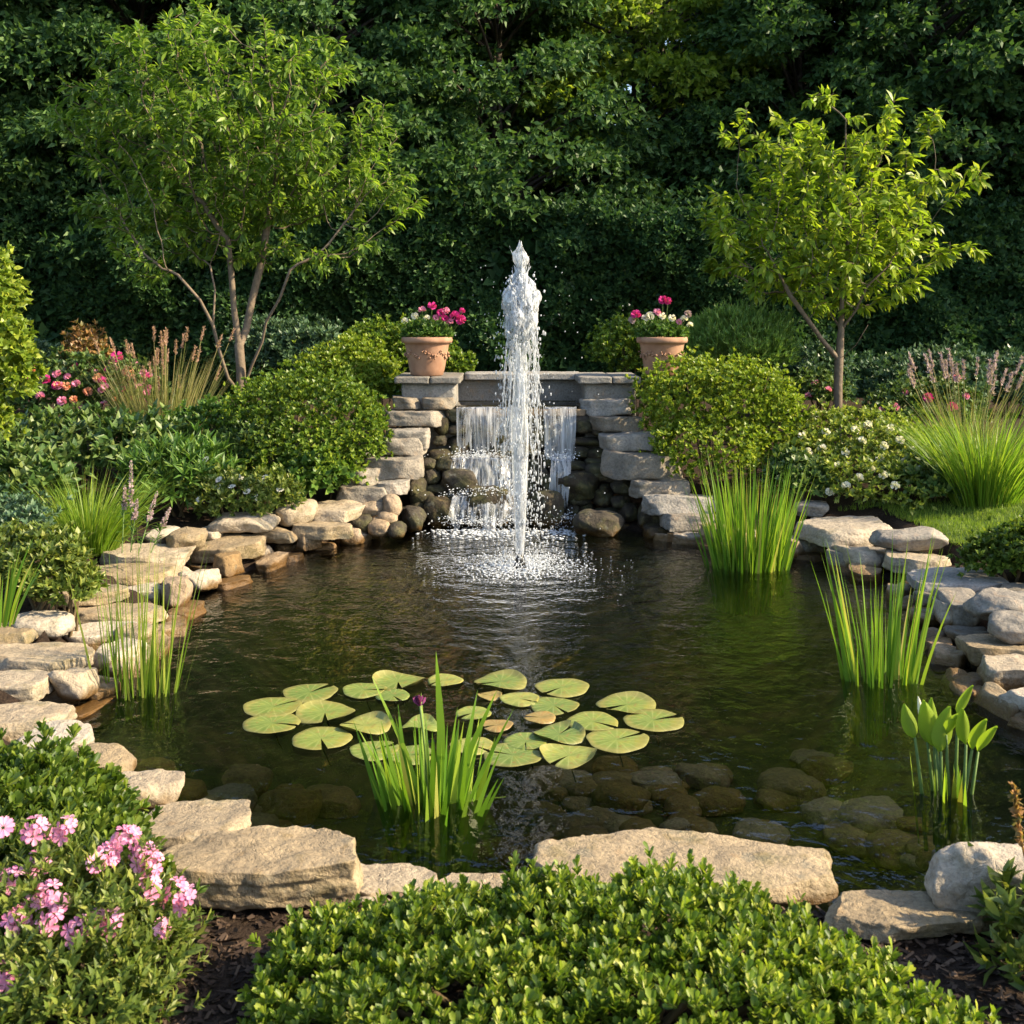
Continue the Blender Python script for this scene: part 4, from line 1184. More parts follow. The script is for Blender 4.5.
# ------------------------------------------------------------------ background: hedge and trees
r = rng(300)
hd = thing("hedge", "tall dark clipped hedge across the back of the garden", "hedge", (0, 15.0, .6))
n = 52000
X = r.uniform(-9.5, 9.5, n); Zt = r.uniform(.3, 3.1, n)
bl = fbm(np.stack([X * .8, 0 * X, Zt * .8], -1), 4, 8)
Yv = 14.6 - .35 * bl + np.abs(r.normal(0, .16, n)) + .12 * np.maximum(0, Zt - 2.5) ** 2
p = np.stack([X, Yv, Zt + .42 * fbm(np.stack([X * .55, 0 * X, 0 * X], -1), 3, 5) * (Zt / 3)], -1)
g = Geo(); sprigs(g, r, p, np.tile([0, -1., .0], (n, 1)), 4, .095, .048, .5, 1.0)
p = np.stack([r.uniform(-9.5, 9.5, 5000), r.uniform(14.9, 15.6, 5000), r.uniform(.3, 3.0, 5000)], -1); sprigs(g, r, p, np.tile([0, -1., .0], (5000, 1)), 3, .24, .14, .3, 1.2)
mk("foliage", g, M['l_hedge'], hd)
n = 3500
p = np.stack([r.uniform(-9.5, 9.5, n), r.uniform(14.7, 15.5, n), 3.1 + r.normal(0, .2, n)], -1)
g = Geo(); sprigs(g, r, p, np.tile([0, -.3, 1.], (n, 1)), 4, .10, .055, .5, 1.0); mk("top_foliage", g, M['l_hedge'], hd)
g = Geo()
for x in np.arange(-9.2, 9.4, .8):
    tube(g, [(x, 15.1, .3), (x + r.normal(0, .1), 15.1, 1.5), (x + r.normal(0, .15), 15.1, 2.7)], [.05, .04, .02], 6)
mk("stems", g, M['dark_bark'], hd)

def forest_tree(name, label, seed, Ht, R, z0, m, n_clumps=150, per_clump=135, L=.13, group="tall trees behind the hedge"):
    """leafy tree: trunk, limbs out to flattened tiers of leaves"""
    r = rng(seed)
    t = thing(name, label, "tree", (0, 0, 0), group)
    gb, gl = Geo(), Geo()
    tp = np.stack([np.linspace(0, r.normal(0, .3), 9), np.linspace(0, r.normal(0, .3), 9), np.linspace(0, Ht * .93, 9)], -1)
    tube(gb, tp, np.linspace(.17, .03, 9), 8)
    for q in range(n_clumps):
        zf = r.uniform(0, 1); z = z0 + (Ht - z0) * zf
        prof_ = math.sin(min(1, (zf * .82 + .18)) * math.pi) ** .6 * R
        a = r.uniform(0, math.tau); k = r.uniform(.35, 1.0) ** .6
        c = np.array([math.cos(a) * k * prof_, math.sin(a) * k * prof_, z])
        tz = max(.3, z - k * prof_ * .45); tpt = np.array([np.interp(tz, tp[:, 2], tp[:, 0]), np.interp(tz, tp[:, 2], tp[:, 1]), tz])
        tt = np.linspace(0, 1, 5)[:, None]
        tube(gb, tpt + (c - tpt) * tt + np.array([0, 0, .15]) * np.sin(tt * 3.1), np.linspace(.035, .008, 5), 5)
        n = per_clump; s = r.uniform(.45, .85)
        d = rdir(r, n) * (r.uniform(0, 1, n) ** .5)[:, None]
        p = c + d * np.array([s, s, s * .42])
        p[:, 2] -= .25 * (np.linalg.norm(p[:, :2] - c[:2], axis=1) / s) ** 2 * s
        outw = nrm(p - c + np.array([c[0], c[1], 0]) * .25)
        sprigs(gl, r, p, outw * np.array([1, 1, .3]), 4, L, L * .42, -.3, .9)
    mk("trunk", gb, M['dark_bark'], t); mk("crown", gl, m, t)
    return t
def copy_thing(t, loc, rz, label, sc=1.0):
    o = t.copy(); C.collection.objects.link(o); o.location = loc; o.rotation_euler = (0, 0, rz); o.scale = (sc, sc, sc)
    if label: o["label"] = label
    for ch in t.children:
        c = ch.copy(); C.collection.objects.link(c); c.parent = o
    return o
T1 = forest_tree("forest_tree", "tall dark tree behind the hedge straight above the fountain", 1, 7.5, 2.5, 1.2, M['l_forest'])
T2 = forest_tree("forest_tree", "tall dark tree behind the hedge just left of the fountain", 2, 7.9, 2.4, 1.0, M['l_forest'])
T3 = forest_tree("forest_tree", "tree with sunlight painted into its leaves showing between the dark trees above the right flight", 3, 8.8, 2.8, 2.0, M['l_forest2'], 140, 120, .14)
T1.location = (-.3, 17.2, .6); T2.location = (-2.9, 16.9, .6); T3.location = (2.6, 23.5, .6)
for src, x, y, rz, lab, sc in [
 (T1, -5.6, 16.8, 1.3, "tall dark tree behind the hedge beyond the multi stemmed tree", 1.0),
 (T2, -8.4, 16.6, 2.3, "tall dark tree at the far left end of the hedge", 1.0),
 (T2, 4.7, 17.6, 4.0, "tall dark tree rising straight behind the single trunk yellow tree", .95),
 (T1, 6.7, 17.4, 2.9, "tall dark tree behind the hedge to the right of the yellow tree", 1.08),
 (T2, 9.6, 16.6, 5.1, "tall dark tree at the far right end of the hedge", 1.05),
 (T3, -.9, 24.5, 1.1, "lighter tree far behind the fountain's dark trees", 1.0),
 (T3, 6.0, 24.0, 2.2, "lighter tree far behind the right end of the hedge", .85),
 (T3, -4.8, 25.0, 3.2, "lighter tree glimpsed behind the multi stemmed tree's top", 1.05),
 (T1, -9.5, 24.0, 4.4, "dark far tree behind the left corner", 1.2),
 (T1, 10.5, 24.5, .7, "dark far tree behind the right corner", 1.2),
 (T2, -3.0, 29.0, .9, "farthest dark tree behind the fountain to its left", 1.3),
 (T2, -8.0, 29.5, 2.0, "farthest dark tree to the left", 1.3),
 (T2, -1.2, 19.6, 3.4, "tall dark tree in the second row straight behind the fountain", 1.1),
 (T3, 2.2, 19.0, 5.4, "tree with sunlight painted into its leaves in the second row behind the right pier", .95),
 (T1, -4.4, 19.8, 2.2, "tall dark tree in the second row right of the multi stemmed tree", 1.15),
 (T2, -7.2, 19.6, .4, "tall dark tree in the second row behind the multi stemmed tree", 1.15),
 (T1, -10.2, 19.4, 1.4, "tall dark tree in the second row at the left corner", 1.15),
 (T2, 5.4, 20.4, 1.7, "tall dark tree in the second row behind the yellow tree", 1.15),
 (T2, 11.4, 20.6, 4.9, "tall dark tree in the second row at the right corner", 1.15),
 (T1, 12.4, 15.6, 1.9, "unseen tall tree added outside the right edge to shade the hedge", .8),  # this tree and the next are out of view, added to shade the hedge
 (T1, 15.5, 14.2, .9, "second unseen tree added outside the right edge for shade", .8)]:
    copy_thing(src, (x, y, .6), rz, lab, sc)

# ------------------------------------------------------------------ the two garden trees
def ell(px, py, Y, rx, rz, ry=None):
    p = P(px, py, Y); s = Y / F
    return (*p, rx * s, (ry or rx) * s, rz * s)
YA = 11.2
lobes = [ell(225, 140, YA, 115, 85, 95), ell(130, 130, YA, 65, 60), ell(315, 165, YA, 80, 62), ell(180, 60, YA - .2, 60, 40), ell(290, 75, YA, 55, 45), ell(385, 195, YA - .2, 45, 24), ell(85, 95, YA, 32, 22), ell(325, 65, YA + .2, 28, 36), ell(120, 215, YA + .1, 50, 30), ell(225, 200, YA + .5, 110, 40), ell(370, 130, YA, 35, 35), ell(120, 55, YA, 35, 25), ell(205, 22, YA, 38, 28), ell(262, 30, YA - .2, 26, 24), ell(410, 212, YA - .1, 24, 14), ell(66, 120, YA, 22, 24), ell(360, 235, YA - .2, 36, 18), ell(150, 245, YA - .2, 46, 18), ell(150, 268, YA - .3, 34, 16), ell(320, 258, YA - .3, 34, 16), ell(240, 245, YA + .3, 70, 24)]
B0 = P(241, 395, YA)
nodes = [B0 + np.array([0, 0, -.25]), B0, P(241, 370, YA), P(239, 345, YA), P(234, 310, YA), P(231, 270, YA), P(228, 240, YA),
         P(228, 378, YA - .1), P(219, 350, YA - .15), P(213, 325, YA - .2), P(200, 300, YA - .3), P(178, 275, YA - .4),
         P(252, 365, YA - .05), P(262, 342, YA - .15), P(266, 322, YA - .2), P(280, 298, YA - .3), P(290, 270, YA - .4),
         P(246, 330, YA + .1), P(252, 300, YA + .15), P(262, 260, YA + .2), P(268, 220, YA + .25), P(215, 290, YA - .15), P(210, 265, YA - .1)]
par = [-1, 0, 1, 2, 3, 4, 5, 1, 7, 8, 9, 10, 1, 12, 13, 14, 15, 3, 17, 18, 19, 9, 21]
garden_tree("multi_stem_tree", "airy multi stemmed tree with three pale leaning stems and light green leaves", lobes, nodes, par, 3300, .11, .042, M['l_tree_a'], M['bark'], .055, 41, per=9, step=.09, droop=.45, base=B0, T=T_LEAF)
YB = 11.0
lobes = [ell(835, 235, YB, 90, 80, 80), ell(760, 240, YB, 60, 58), ell(885, 235, YB - .1, 55, 65), ell(800, 165, YB, 50, 50), ell(868, 160, YB, 45, 48), ell(758, 130, YB, 20, 40), ell(722, 150, YB, 22, 26), ell(886, 112, YB - .2, 20, 28), ell(932, 120, YB, 18, 30), ell(968, 178, YB - .2, 26, 16), ell(958, 250, YB - .2, 26, 18), ell(712, 205, YB, 24, 18), ell(820, 105, YB, 24, 22), ell(770, 285, YB, 35, 22), ell(905, 290, YB - .1, 26, 20), ell(915, 190, YB, 28, 40)]
B1 = P(838, 437, YB)
nodes = [B1 + np.array([0, 0, -.15]), B1, P(838, 410, YB), P(838, 385, YB), P(839, 360, YB), P(841, 330, YB), P(842, 300, YB), P(845, 270, YB),
         P(822, 340, YB - .1), P(808, 320, YB - .2), P(790, 295, YB - .25), P(856, 310, YB - .1), P(868, 285, YB - .2), P(830, 312, YB + .15), P(820, 285, YB + .25), P(856, 345, YB - .15), P(868, 325, YB - .25)]
par = [-1, 0, 1, 2, 3, 4, 5, 6, 4, 8, 9, 5, 11, 5, 13, 4, 15]
garden_tree("young_maple_tree", "young tree with one straight grey trunk and glowing yellow green drooping leaves", lobes, nodes, par, 1700, .12, .05, M['l_tree_b'], M['bark'], .046, 43, per=9, step=.095, fall=1.6, droop=.6, base=B1, T=T_LEAF)

# ------------------------------------------------------------------ shrubs round the terrace
BG = "clipped boxwood mounds beside the waterfall"
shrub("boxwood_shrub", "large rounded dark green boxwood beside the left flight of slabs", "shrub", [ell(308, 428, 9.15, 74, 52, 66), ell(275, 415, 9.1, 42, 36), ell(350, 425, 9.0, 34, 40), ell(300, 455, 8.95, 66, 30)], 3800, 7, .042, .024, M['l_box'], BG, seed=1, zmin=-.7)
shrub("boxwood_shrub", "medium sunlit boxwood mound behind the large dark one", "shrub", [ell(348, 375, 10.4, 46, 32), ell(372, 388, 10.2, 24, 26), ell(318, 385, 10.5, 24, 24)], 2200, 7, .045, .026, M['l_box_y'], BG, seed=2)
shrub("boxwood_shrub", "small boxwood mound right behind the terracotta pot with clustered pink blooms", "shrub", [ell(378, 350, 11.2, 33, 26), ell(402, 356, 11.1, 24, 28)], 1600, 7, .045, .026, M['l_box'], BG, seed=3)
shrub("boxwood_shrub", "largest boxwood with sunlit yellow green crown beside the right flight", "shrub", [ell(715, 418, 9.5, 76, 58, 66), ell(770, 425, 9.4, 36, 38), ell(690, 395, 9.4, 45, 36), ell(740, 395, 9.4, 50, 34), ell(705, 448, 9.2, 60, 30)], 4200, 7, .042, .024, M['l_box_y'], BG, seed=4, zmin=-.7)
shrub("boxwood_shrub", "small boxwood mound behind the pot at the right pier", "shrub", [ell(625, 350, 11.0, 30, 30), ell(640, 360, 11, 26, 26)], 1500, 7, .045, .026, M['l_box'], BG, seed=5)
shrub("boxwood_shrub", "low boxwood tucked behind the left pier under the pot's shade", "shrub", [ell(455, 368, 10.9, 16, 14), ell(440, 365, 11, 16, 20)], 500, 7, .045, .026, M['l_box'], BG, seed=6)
shrub("yew_shrub", "fine needled green yew with upright tips behind the sunlit boxwood", "shrub", [ell(738, 348, 11.2, 46, 34), ell(765, 355, 11.1, 24, 34), ell(712, 352, 11.2, 26, 32)], 3600, 5, .085, .012, M['l_cone'], None, seed=7, up=1.3, spread=.45)
BL = "blue green shrubs under the hedge"
for k, (px, py, rx, rz, lab) in enumerate([
 (300, 352, 44, 26, "blue green shrub between the multi stemmed tree and the boxwoods"), (262, 350, 28, 24, "blue green shrub right behind the leaning stems"),
 (815, 380, 34, 30, "blue green shrub just behind the straight grey trunk"), (938, 378, 44, 26, "blue green shrub under the hedge beside the red roses"),
 (880, 385, 34, 24, "blue green shrub between the grey trunk and the red roses"), (1005, 385, 36, 28, "blue green shrub behind the lilac plumes at the picture edge"),
 (30, 372, 40, 24, "blue green shrub low in the shade at the hedge foot behind the rusty roses")]):
    shrub("blue_green_shrub", lab, "shrub", [ell(px, py, 12.3, rx, rz), ell(px + rx * .5, py + 10, 12.1, rx * .6, rz * .7)], 1300, 6, .07, .03, M['l_blue'], BL, seed=20 + k)
shrub("golden_shrub", "tall glowing yellow green shrub cut by the picture's left edge", "shrub", [ell(-14, 330, 7.4, 28, 40), ell(-2, 300, 7.4, 20, 26), ell(-8, 385, 7.4, 26, 36), ell(4, 345, 7.2, 22, 20), ell(-22, 425, 7.4, 26, 28), ell(-8, 268, 7.5, 12, 14), ell(14, 372, 7.3, 18, 13)], 1500, 6, .055, .032, M['l_box_y'], seed=31, T=T_LEAF, up=.3, bumps=.3, stems=0)

# ------------------------------------------------------------------ left border
lob = [ell(70, 390, 10.6, 60, 34), ell(125, 394, 10.4, 36, 30), ell(30, 400, 10.5, 34, 30)]
t, p, nn = shrub("rose_bush", "rose bush with pink and peach blooms beside the golden shrub", "shrub", lob, 1300, 6, .065, .035, M['l_dark'], "rose bushes", seed=33, T=T_LEAF)
rr = rng(61)
for px, py, k, m, s in [(45, 380, 'ball', 'magenta', .09), (117, 357, 'ball', 'magenta', .10), (113, 362, 'ball', 'magenta', .07), (62, 401, 'ball', 'pink', .08), (88, 392, 'ball', 'peach', .08), (98, 378, 'ball', 'peach', .08), (128, 372, 'ball', 'peach', .09), (135, 366, 'ball', 'pink', .08), (66, 386, 'ball', 'peach', .07), (40, 396, 'ball', 'pink', .07), (76, 384, 'ball', 'pink', .07), (122, 390, 'ball', 'magenta', .07), (104, 404, 'ball', 'pink', .06), (148, 388, 'ball', 'pink', .06), (28, 376, 'ball', 'magenta', .06), (56, 374, 'ball', 'pink', .06), (140, 380, 'ball', 'peach', .07)] + [(rr.uniform(28, 150), rr.uniform(364, 410), 'ball', ['pink', 'peach', 'pink', 'magenta'][int(rr.integers(4))], rr.uniform(.045, .075)) for _ in range(26)]:
    add_flower(t, on_lobe(px, py, lob), k, s, m, rr)
shrub("rusty_shrub", "upright shrub with rust coloured young leaves among the roses", "shrub", [ell(86, 370, 10.9, 22, 30), ell(84, 348, 10.9, 13, 18)], 600, 6, .06, .03, M['l_rust'], seed=35, up=.9, T=T_LEAF)
shrub("leafy_perennial", "large dark grey leaved perennial in front of the rose bush", "plant", [ell(80, 450, 8.9, 70, 30), ell(140, 450, 8.8, 50, 26), ell(20, 458, 8.7, 45, 26)], 900, 6, .095, .042, M['l_dark'], seed=36, T=T_LEAF, up=.3)
b = G(192, 440, .5)
t, rr = clump("plume_grass", "tan plumed grass standing below the multi stemmed tree", "ornamental grass", (b[0], 10.0, .45), 700, (.5, 1.1), (.26, .14), .34, .16, .009, M['g_tan'], seed=1)
plumes(t, (b[0], 10.0, .55), 36, .6, (.5, 1.0), rr, .13, M['plume'], .38)
for k, (px, py, rx, rz, Y, lab, mm, L, W, n) in enumerate([
 (205, 440, 45, 34, 9.4, "soft green leafy plant below the tan plumes", 'l_mid', .06, .028, 900),
 (180, 478, 45, 26, 8.3, "lush plant with long curved green leaves behind the squarish boulder", 'l_mid', .13, .022, 500),
 (310, 478, 32, 20, 8.7, "fresh green leafy plant at the foot of the dark boxwood", 'l_mid', .07, .04, 500),
 (255, 445, 30, 24, 8.9, "dark leafy perennial between tan plumes and the dark boxwood", 'l_dark', .07, .03, 500)]):
    shrub("leafy_perennial", lab, "plant", [ell(px, py, Y, rx, rz), ell(px - rx * .5, py + 6, Y - .1, rx * .6, rz * .8)], n, 6, L, W, M[mm], seed=50 + k, T=T_LEAF, up=.7)
lob = [ell(240, 500, 8.15, 40, 22), ell(215, 495, 8.1, 26, 22), ell(272, 497, 8.2, 24, 20)]
t, p, nn = shrub("daisy_plant", "low pale plant with small white daisies behind the pond wall", "plant", lob, 900, 6, .05, .022, M['l_phlox'], seed=54, T=T_LEAF)
rr = rng(62)
for px, py in [(206, 460), (218, 488), (258, 498), (219, 480), (232, 487), (265, 478), (247, 492), (200, 500), (280, 490), (240, 478)]:
    add_flower(t, on_lobe(px, py, lob), 'daisy', .055, 'white', rr)
b = ground(88, 560)
clump("bright_grass", "bright green mop of fine grass on the left bank", "ornamental grass", b, 900, (.32, .68), (.18, .14), .5, .32, .008, M['g_bright'], seed=3)
# salvia spikes
def spikes(name, label, base, tops, m, seed, mk_leaf='l_mid', size=.10):
    r = rng(seed); t = thing(name, label, "flower", base)
    gs, gl = Geo(), Geo()
    for q, (px, py, Y, ln) in enumerate(tops):
        e = P(px, py, Y); b = np.array(base) + np.array([r.normal(0, .05), r.normal(0, .05), -.02])
        b[0] = b[0] * .4 + e[0] * .6
        tt = np.linspace(0, 1, 6)[:, None]; tube(gs, b + (e - b) * tt, .0035, 5)
        n = 150; f = r.uniform(0, 1, n); ax = nrm(e - b)
        pp = e - ax * (f * ln)[:, None]; d = rdir(r, n)
        gf = Geo(); leaves(gf, pp, nrm(d + ax * .6), rdir(r, n), .024 * (.5 + f * .7), .015); mk("flower_spike", gf, m, t)
        n = 14; f = r.uniform(.1, .75, n); pp = b + (e - b) * f[:, None]; d = rdir(r, n) * np.array([1, 1, .3])
        leaves(gl, pp, nrm(d + np.array([0, 0, .4])), np.tile([0, 0, 1.], (n, 1)), .07, .02, T_LEAF)
    mk("stems", gs, M['green_stem'], t); mk("leaves", gl, M[mk_leaf], t)
    return t
spikes("salvia", "tall lilac grey flower spikes rising over the pond wall", G(135, 548, .3), [(131, 462, 6.9, .28), (157, 492, 6.95, .2), (170, 508, 7.0, .14), (137, 500, 6.9, .12), (125, 486, 6.95, .15)], M['lilac'], 71)
for k, (px, py, rx, rz, Y, lab, mm, n) in enumerate([
 (28, 568, 50, 34, 5.9, "bushy yellow green ground cover on the left bank under the grass", 'l_phlox', 900),
 (60, 585, 28, 18, 5.8, "low yellow green tuft spilling towards the bank stones", 'l_phlox', 350),
 (20, 480, 40, 20, 7.6, "dark broad leaved plant behind the bright grass at the picture edge", 'l_dark', 300),
 (10, 525, 34, 24, 6.7, "grey green twiggy plant at the picture edge beside the bright grass", 'l_blue', 400)]):
    shrub("ground_cover", lab, "plant", [ell(px, py, Y, rx, rz), ell(px + rx * .4, py + 8, Y - .1, rx * .6, rz * .7)], n, 6, .05 if k != 2 else .1, .02 if k != 2 else .045, M[mm], seed=60 + k, T=T_LEAF, up=.6)
clump("iris", "green sword leaved plant standing at the picture edge above the cracked boulder", "plant", G(-2, 625, .25), 26, (.25, .5), (.08, .06), .35, .12, .022, M['g_iris'], seed=8)

# ------------------------------------------------------------------ right border
lob = [ell(850, 450, 9.3, 66, 40), ell(900, 460, 9.2, 50, 34), ell(815, 470, 9.0, 36, 30), ell(870, 480, 8.8, 70, 24)]
t, p, nn = shrub("white_rose_bush", "mounded bush with many cream white flowers round the grey trunk", "shrub", lob, 2400, 6, .05, .025, M['l_white'], seed=70, T=T_LEAF)
rr = rng(63)
for px, py in [(808, 452), (822, 448), (845, 452), (862, 441), (884, 446), (871, 470), (883, 475), (859, 478), (900, 440), (912, 450), (838, 466), (826, 432), (815, 415), (868, 425), (890, 428), (905, 462), (798, 466), (846, 486), (830, 492), (920, 470), (812, 480), (880, 458), (895, 486), (855, 430), (802, 436)]:
    add_flower(t, on_lobe(px, py, lob), 'ball', .062, 'white', rr)
lob = [ell(925, 408, 10.8, 40, 26), ell(895, 412, 10.7, 26, 22), ell(958, 412, 10.7, 26, 22)]
t, p, nn = shrub("rose_bush", "dark leaved rose bush with crimson blooms before the blue green shrubs", "shrub", lob, 900, 6, .06, .03, M['l_dark'], "rose bushes", seed=72, T=T_LEAF)
for px, py, m, s in [(928, 398, 'magenta', .09), (952, 408, 'magenta', .10), (895, 407, 'pink', .07), (905, 392, 'pink', .06), (882, 410, 'pink', .06), (957, 378, 'pink', .07), (966, 396, 'pink', .06), (940, 418, 'magenta', .06), (915, 418, 'pink', .06)]:
    add_flower(t, on_lobe(px, py, lob), 'ball', s, m, rr)
lob = [ell(818, 392, 11.5, 24, 16)]
t, p, nn = shrub("rose_bush", "small rose bush with a few dusty pink blooms behind the white flowering bush", "shrub", lob, 350, 6, .06, .03, M['l_dark'], "rose bushes", seed=73, T=T_LEAF)
for px, py in [(815, 383), (808, 396), (828, 390)]: add_flower(t, on_lobe(px, py, lob), 'ball', .07, 'pink', rr)
bb = ground(985, 505)
clump("bright_grass", "large fountain shaped sunny grass on the far corner of the lawn", "ornamental grass", bb, 1000, (.45, .95), (.24, .18), .42, .32, .011, M['g_bright'], seed=11)
bb = bb + np.array([.35, 1.2, .12])
t, rr = clump("plume_grass", "lilac pink plumed grass behind the large sunny grass", "ornamental grass", bb, 160, (.5, .9), (.12, .12), .4, .15, .009, M['g_tan'], seed=12)
plumes(t, bb, 24, .4, (.68, .92), rr, .16, M['lilac'], .4)
shrub("low_bush", "low green bush at the lawn edge beside the wide flat slab", "shrub", [ell(1018, 558, 6.6, 36, 24), ell(990, 562, 6.6, 22, 16), ell(1044, 552, 6.5, 36, 28)], 1200, 6, .042, .024, M['l_cover'], seed=75, T=T_LEAF)
for k, (px, py, rx, rz, Y, lab) in enumerate([(930, 478, 40, 22, 8.6, "dark leafy plant between the white flowering bush and the sunny grass"), (795, 480, 24, 22, 8.7, "dark leafy plant behind the tallest rushes")]):
    shrub("leafy_perennial", lab, "plant", [ell(px, py, Y, rx, rz), ell(px + 10, py + 4, Y - .1, rx * .7, rz * .8)], 600, 6, .06, .03, M['l_dark'], seed=80 + k, T=T_LEAF, up=.6)

# ------------------------------------------------------------------ pots
def pot(name, label, px, plant_label, flowers, seed):
    Y = 9.86; s = Y / F
    x = (px - 512) * s; z0 = 1.2
    t = thing(name, label, "plant pot", (x, Y, z0), "terracotta pots on the piers")
    R, r0, Hh = .225, .145, .345
    pr = [(0, .0), (r0 - .01, 0), (r0, .008), (r0 + .014, .06), (R - .03, Hh * .78), (R - .022, Hh - .055), (R + .0, Hh - .05), (R + .004, Hh - .03), (R, Hh - .004), (R - .006, Hh), (R - .028, Hh), (R - .034, Hh - .02), (R - .045, Hh - .07), (0.001, Hh - .07)]
    th = np.arange(56) / 56 * math.tau
    v = np.array([[(x + a * math.cos(k), Y + a * math.sin(k), z0 + b) for k in th] for a, b in pr[:13]])
    g = Geo(); lathe(g, v); mk("pot_body", g, M['terracotta'], t)
    g = Geo(); rad = R - .04
    v = np.concatenate([[(x, Y, z0 + Hh - .035)], np.stack([x + rad * np.cos(th), Y + rad * np.sin(th), np.full(56, z0 + Hh - .045)], -1)])
    g.add(v, np.stack([np.zeros(56, int), np.arange(56) + 1, (np.arange(56) + 1) % 56 + 1], -1)); mk("potting_soil", g, M['soil'], t)
    g = Geo(); r = rng(seed)                                   # moulded garland round the belly
    for q in range(44):
        a = q / 44 * math.tau; zz_ = z0 + .19 + .016 * math.cos(a * 8) ; rr_ = np.interp(.19, [.06, .27], [r0 + .014, R - .03])
        c0 = np.array([[x + math.cos(a) * (rr_ + .002), Y + math.sin(a) * (rr_ + .002), zz_]])
        for w2 in range(4):
            drops(g, c0 + r.normal(0, .010, (1, 3)) * np.array([1, 1, 1.2]), r.uniform(.006, .013))
    mk("garland_relief", g, M['terracotta'], t)
    zb = z0 + Hh - .03
    lob = [(x, Y, zb + .06, .215, .20, .13), (x - .12, Y, zb + .04, .11, .12, .09), (x + .12, Y, zb + .04, .11, .12, .10)]
    pl = thing("potted_flowers", plant_label, "flowers", (x, Y, zb), "flowers growing in the terracotta pots")
    p, nn = lobe_points(r, lob, 800, (.45, 1.0), -.2, .15, seed)
    g = Geo(); sprigs(g, r, p, nn, 6, .04, .012, .6, .9); mk("foliage", g, M['l_mid'], pl)
    gs = Geo()
    for fx, fy, m, sz in flowers:
        e = P(fx, fy, Y - .12)
        tube(gs, [(x + (e[0] - x) * .5, Y, zb), ((x + (e[0] - x) * .8), Y - .06, (zb + e[2]) / 2), e], .003, 5)
        add_flower(pl, e, 'ball', sz, m, r)
    mk("flower_stems", gs, M['green_stem'], pl)
pot("plant_pot", "terracotta pot with garland on the left pier", 427, "pink and white flowers clustered to one side in the left terracotta pot",
    [(405, 321, 'white', .055), (415, 316, 'white', .06), (422, 310, 'pink', .06), (432, 306, 'magenta', .07), (441, 313, 'magenta', .07), (446, 311, 'pink', .06), (455, 316, 'magenta', .08), (462, 311, 'magenta', .05), (461, 320, 'magenta', .08), (450, 322, 'pink', .06), (436, 318, 'pink', .055), (427, 318, 'white', .05), (445, 319, 'magenta', .06)], 91)
pot("plant_pot", "terracotta pot with garland on the right pier", 662, "white and pink flowers with one tall crimson bloom in the right terracotta pot",
    [(636, 315, 'magenta', .08), (632, 320, 'lilac', .06), (663, 300, 'magenta', .07), (668, 301, 'magenta', .06), (650, 316, 'white', .07), (657, 312, 'pink', .06), (662, 316, 'white', .06), (672, 318, 'white', .06), (684, 319, 'white', .06), (688, 314, 'lilac', .06), (645, 318, 'white', .06), (679, 322, 'pink', .05), (690, 325, 'white', .05)], 92)

# ------------------------------------------------------------------ plants standing in the pond
def pond_clump(name, label, px, py, n, L, spread, lean, bend, W, m, seed, stray=(), depth=.3, taper=2.2, cat="water plant"):
    b = G(px, py, 0)
    b[2] = -depth
    return clump(name, label, cat, b, n, (L[0] + depth, L[1] + depth), spread, lean, bend, W, m, seed=seed, taper=taper, segs=9, wild=.07)
pond_clump("rush_clump", "tallest broad clump of green rushes at the far bank near the right flight", 748, 566, 380, (.28, .84), (.23, .16), .12, .10, .0175, M['g_iris'], 21)
pond_clump("rush_clump", "second rush clump standing near the wide flat slab", 880, 680, 84, (.16, .78), (.14, .08), .11, .10, .02, M['g_iris'], 22)
t, rr = pond_clump("reed_clump", "thin pale reeds standing in the water by the sunlit left bank", 140, 692, 95, (.2, .80), (.15, .07), .07, .04, .011, M['g_reed'], 23)
t, rr = pond_clump("iris_plant", "clump of sword leaved iris standing among the lily pads", 432, 803, 84, (.12, .36), (.13, .07), .24, .08, .036, M['g_iris'], 24, depth=.25)
YI = YZ(803, 0)
g = Geo()
e0, e1 = P(442, 655, YI), P(438, 800, YI)                        # the longest upright leaf and two pale leaning ones
def long_blade(g, pts, W):
    pts = np.array(pts); q = np.linspace(0, 1, 9); s = np.linspace(0, 1, len(pts))
    c_ = np.stack([np.interp(q, s, pts[:, k]) for k in range(3)], -1)
    wv = W * np.array([.8, .95, 1, 1, .95, .85, .65, .4, .03])
    off = np.array([1, 0, .1])[None] * wv[:, None] * .5
    v = np.stack([c_ - off, c_ + off + np.array([0, .004, 0])], 1).reshape(-1, 3); i = np.arange(8) * 2
    g.add(v, np.stack([i, i + 1, i + 3, i + 2], -1))
long_blade(g, [P(440, 812, YI), P(441, 730, YI), P(436, 652, YI)], .03)
long_blade(g, [P(455, 812, YI), P(470, 750, YI + .02), P(497, 690, YI)], .026)
long_blade(g, [P(465, 812, YI), P(485, 765, YI + .02), P(514, 708, YI - .05)], .018)
long_blade(g, [P(425, 812, YI), P(405, 750, YI), P(372, 677, YI)], .016)
long_blade(g, [P(418, 812, YI), P(405, 770, YI), P(398, 705, YI)], .02)
mk("long_leaves", g, M['g_iris'], t)
g = Geo(); long_blade(g, [P(400, 800, YI - .05), P(378, 765, YI - .08), P(359, 730, YI - .1)], .008)
mk("pale_leaf", g, M['g_reed'], t); g = Geo()
long_blade(g, [P(450, 803, YI - .04), P(475, 800, YI - .05), P(506, 797, YI - .05)], .04)
mk("pale_leaf", g, M['g_reed'], t)
g = Geo(); tube(g, [P(428, 805, YI), P(425, 750, YI), P(420, 706, YI)], .004, 6); mk("flower_stem", g, M['green_stem'], t)
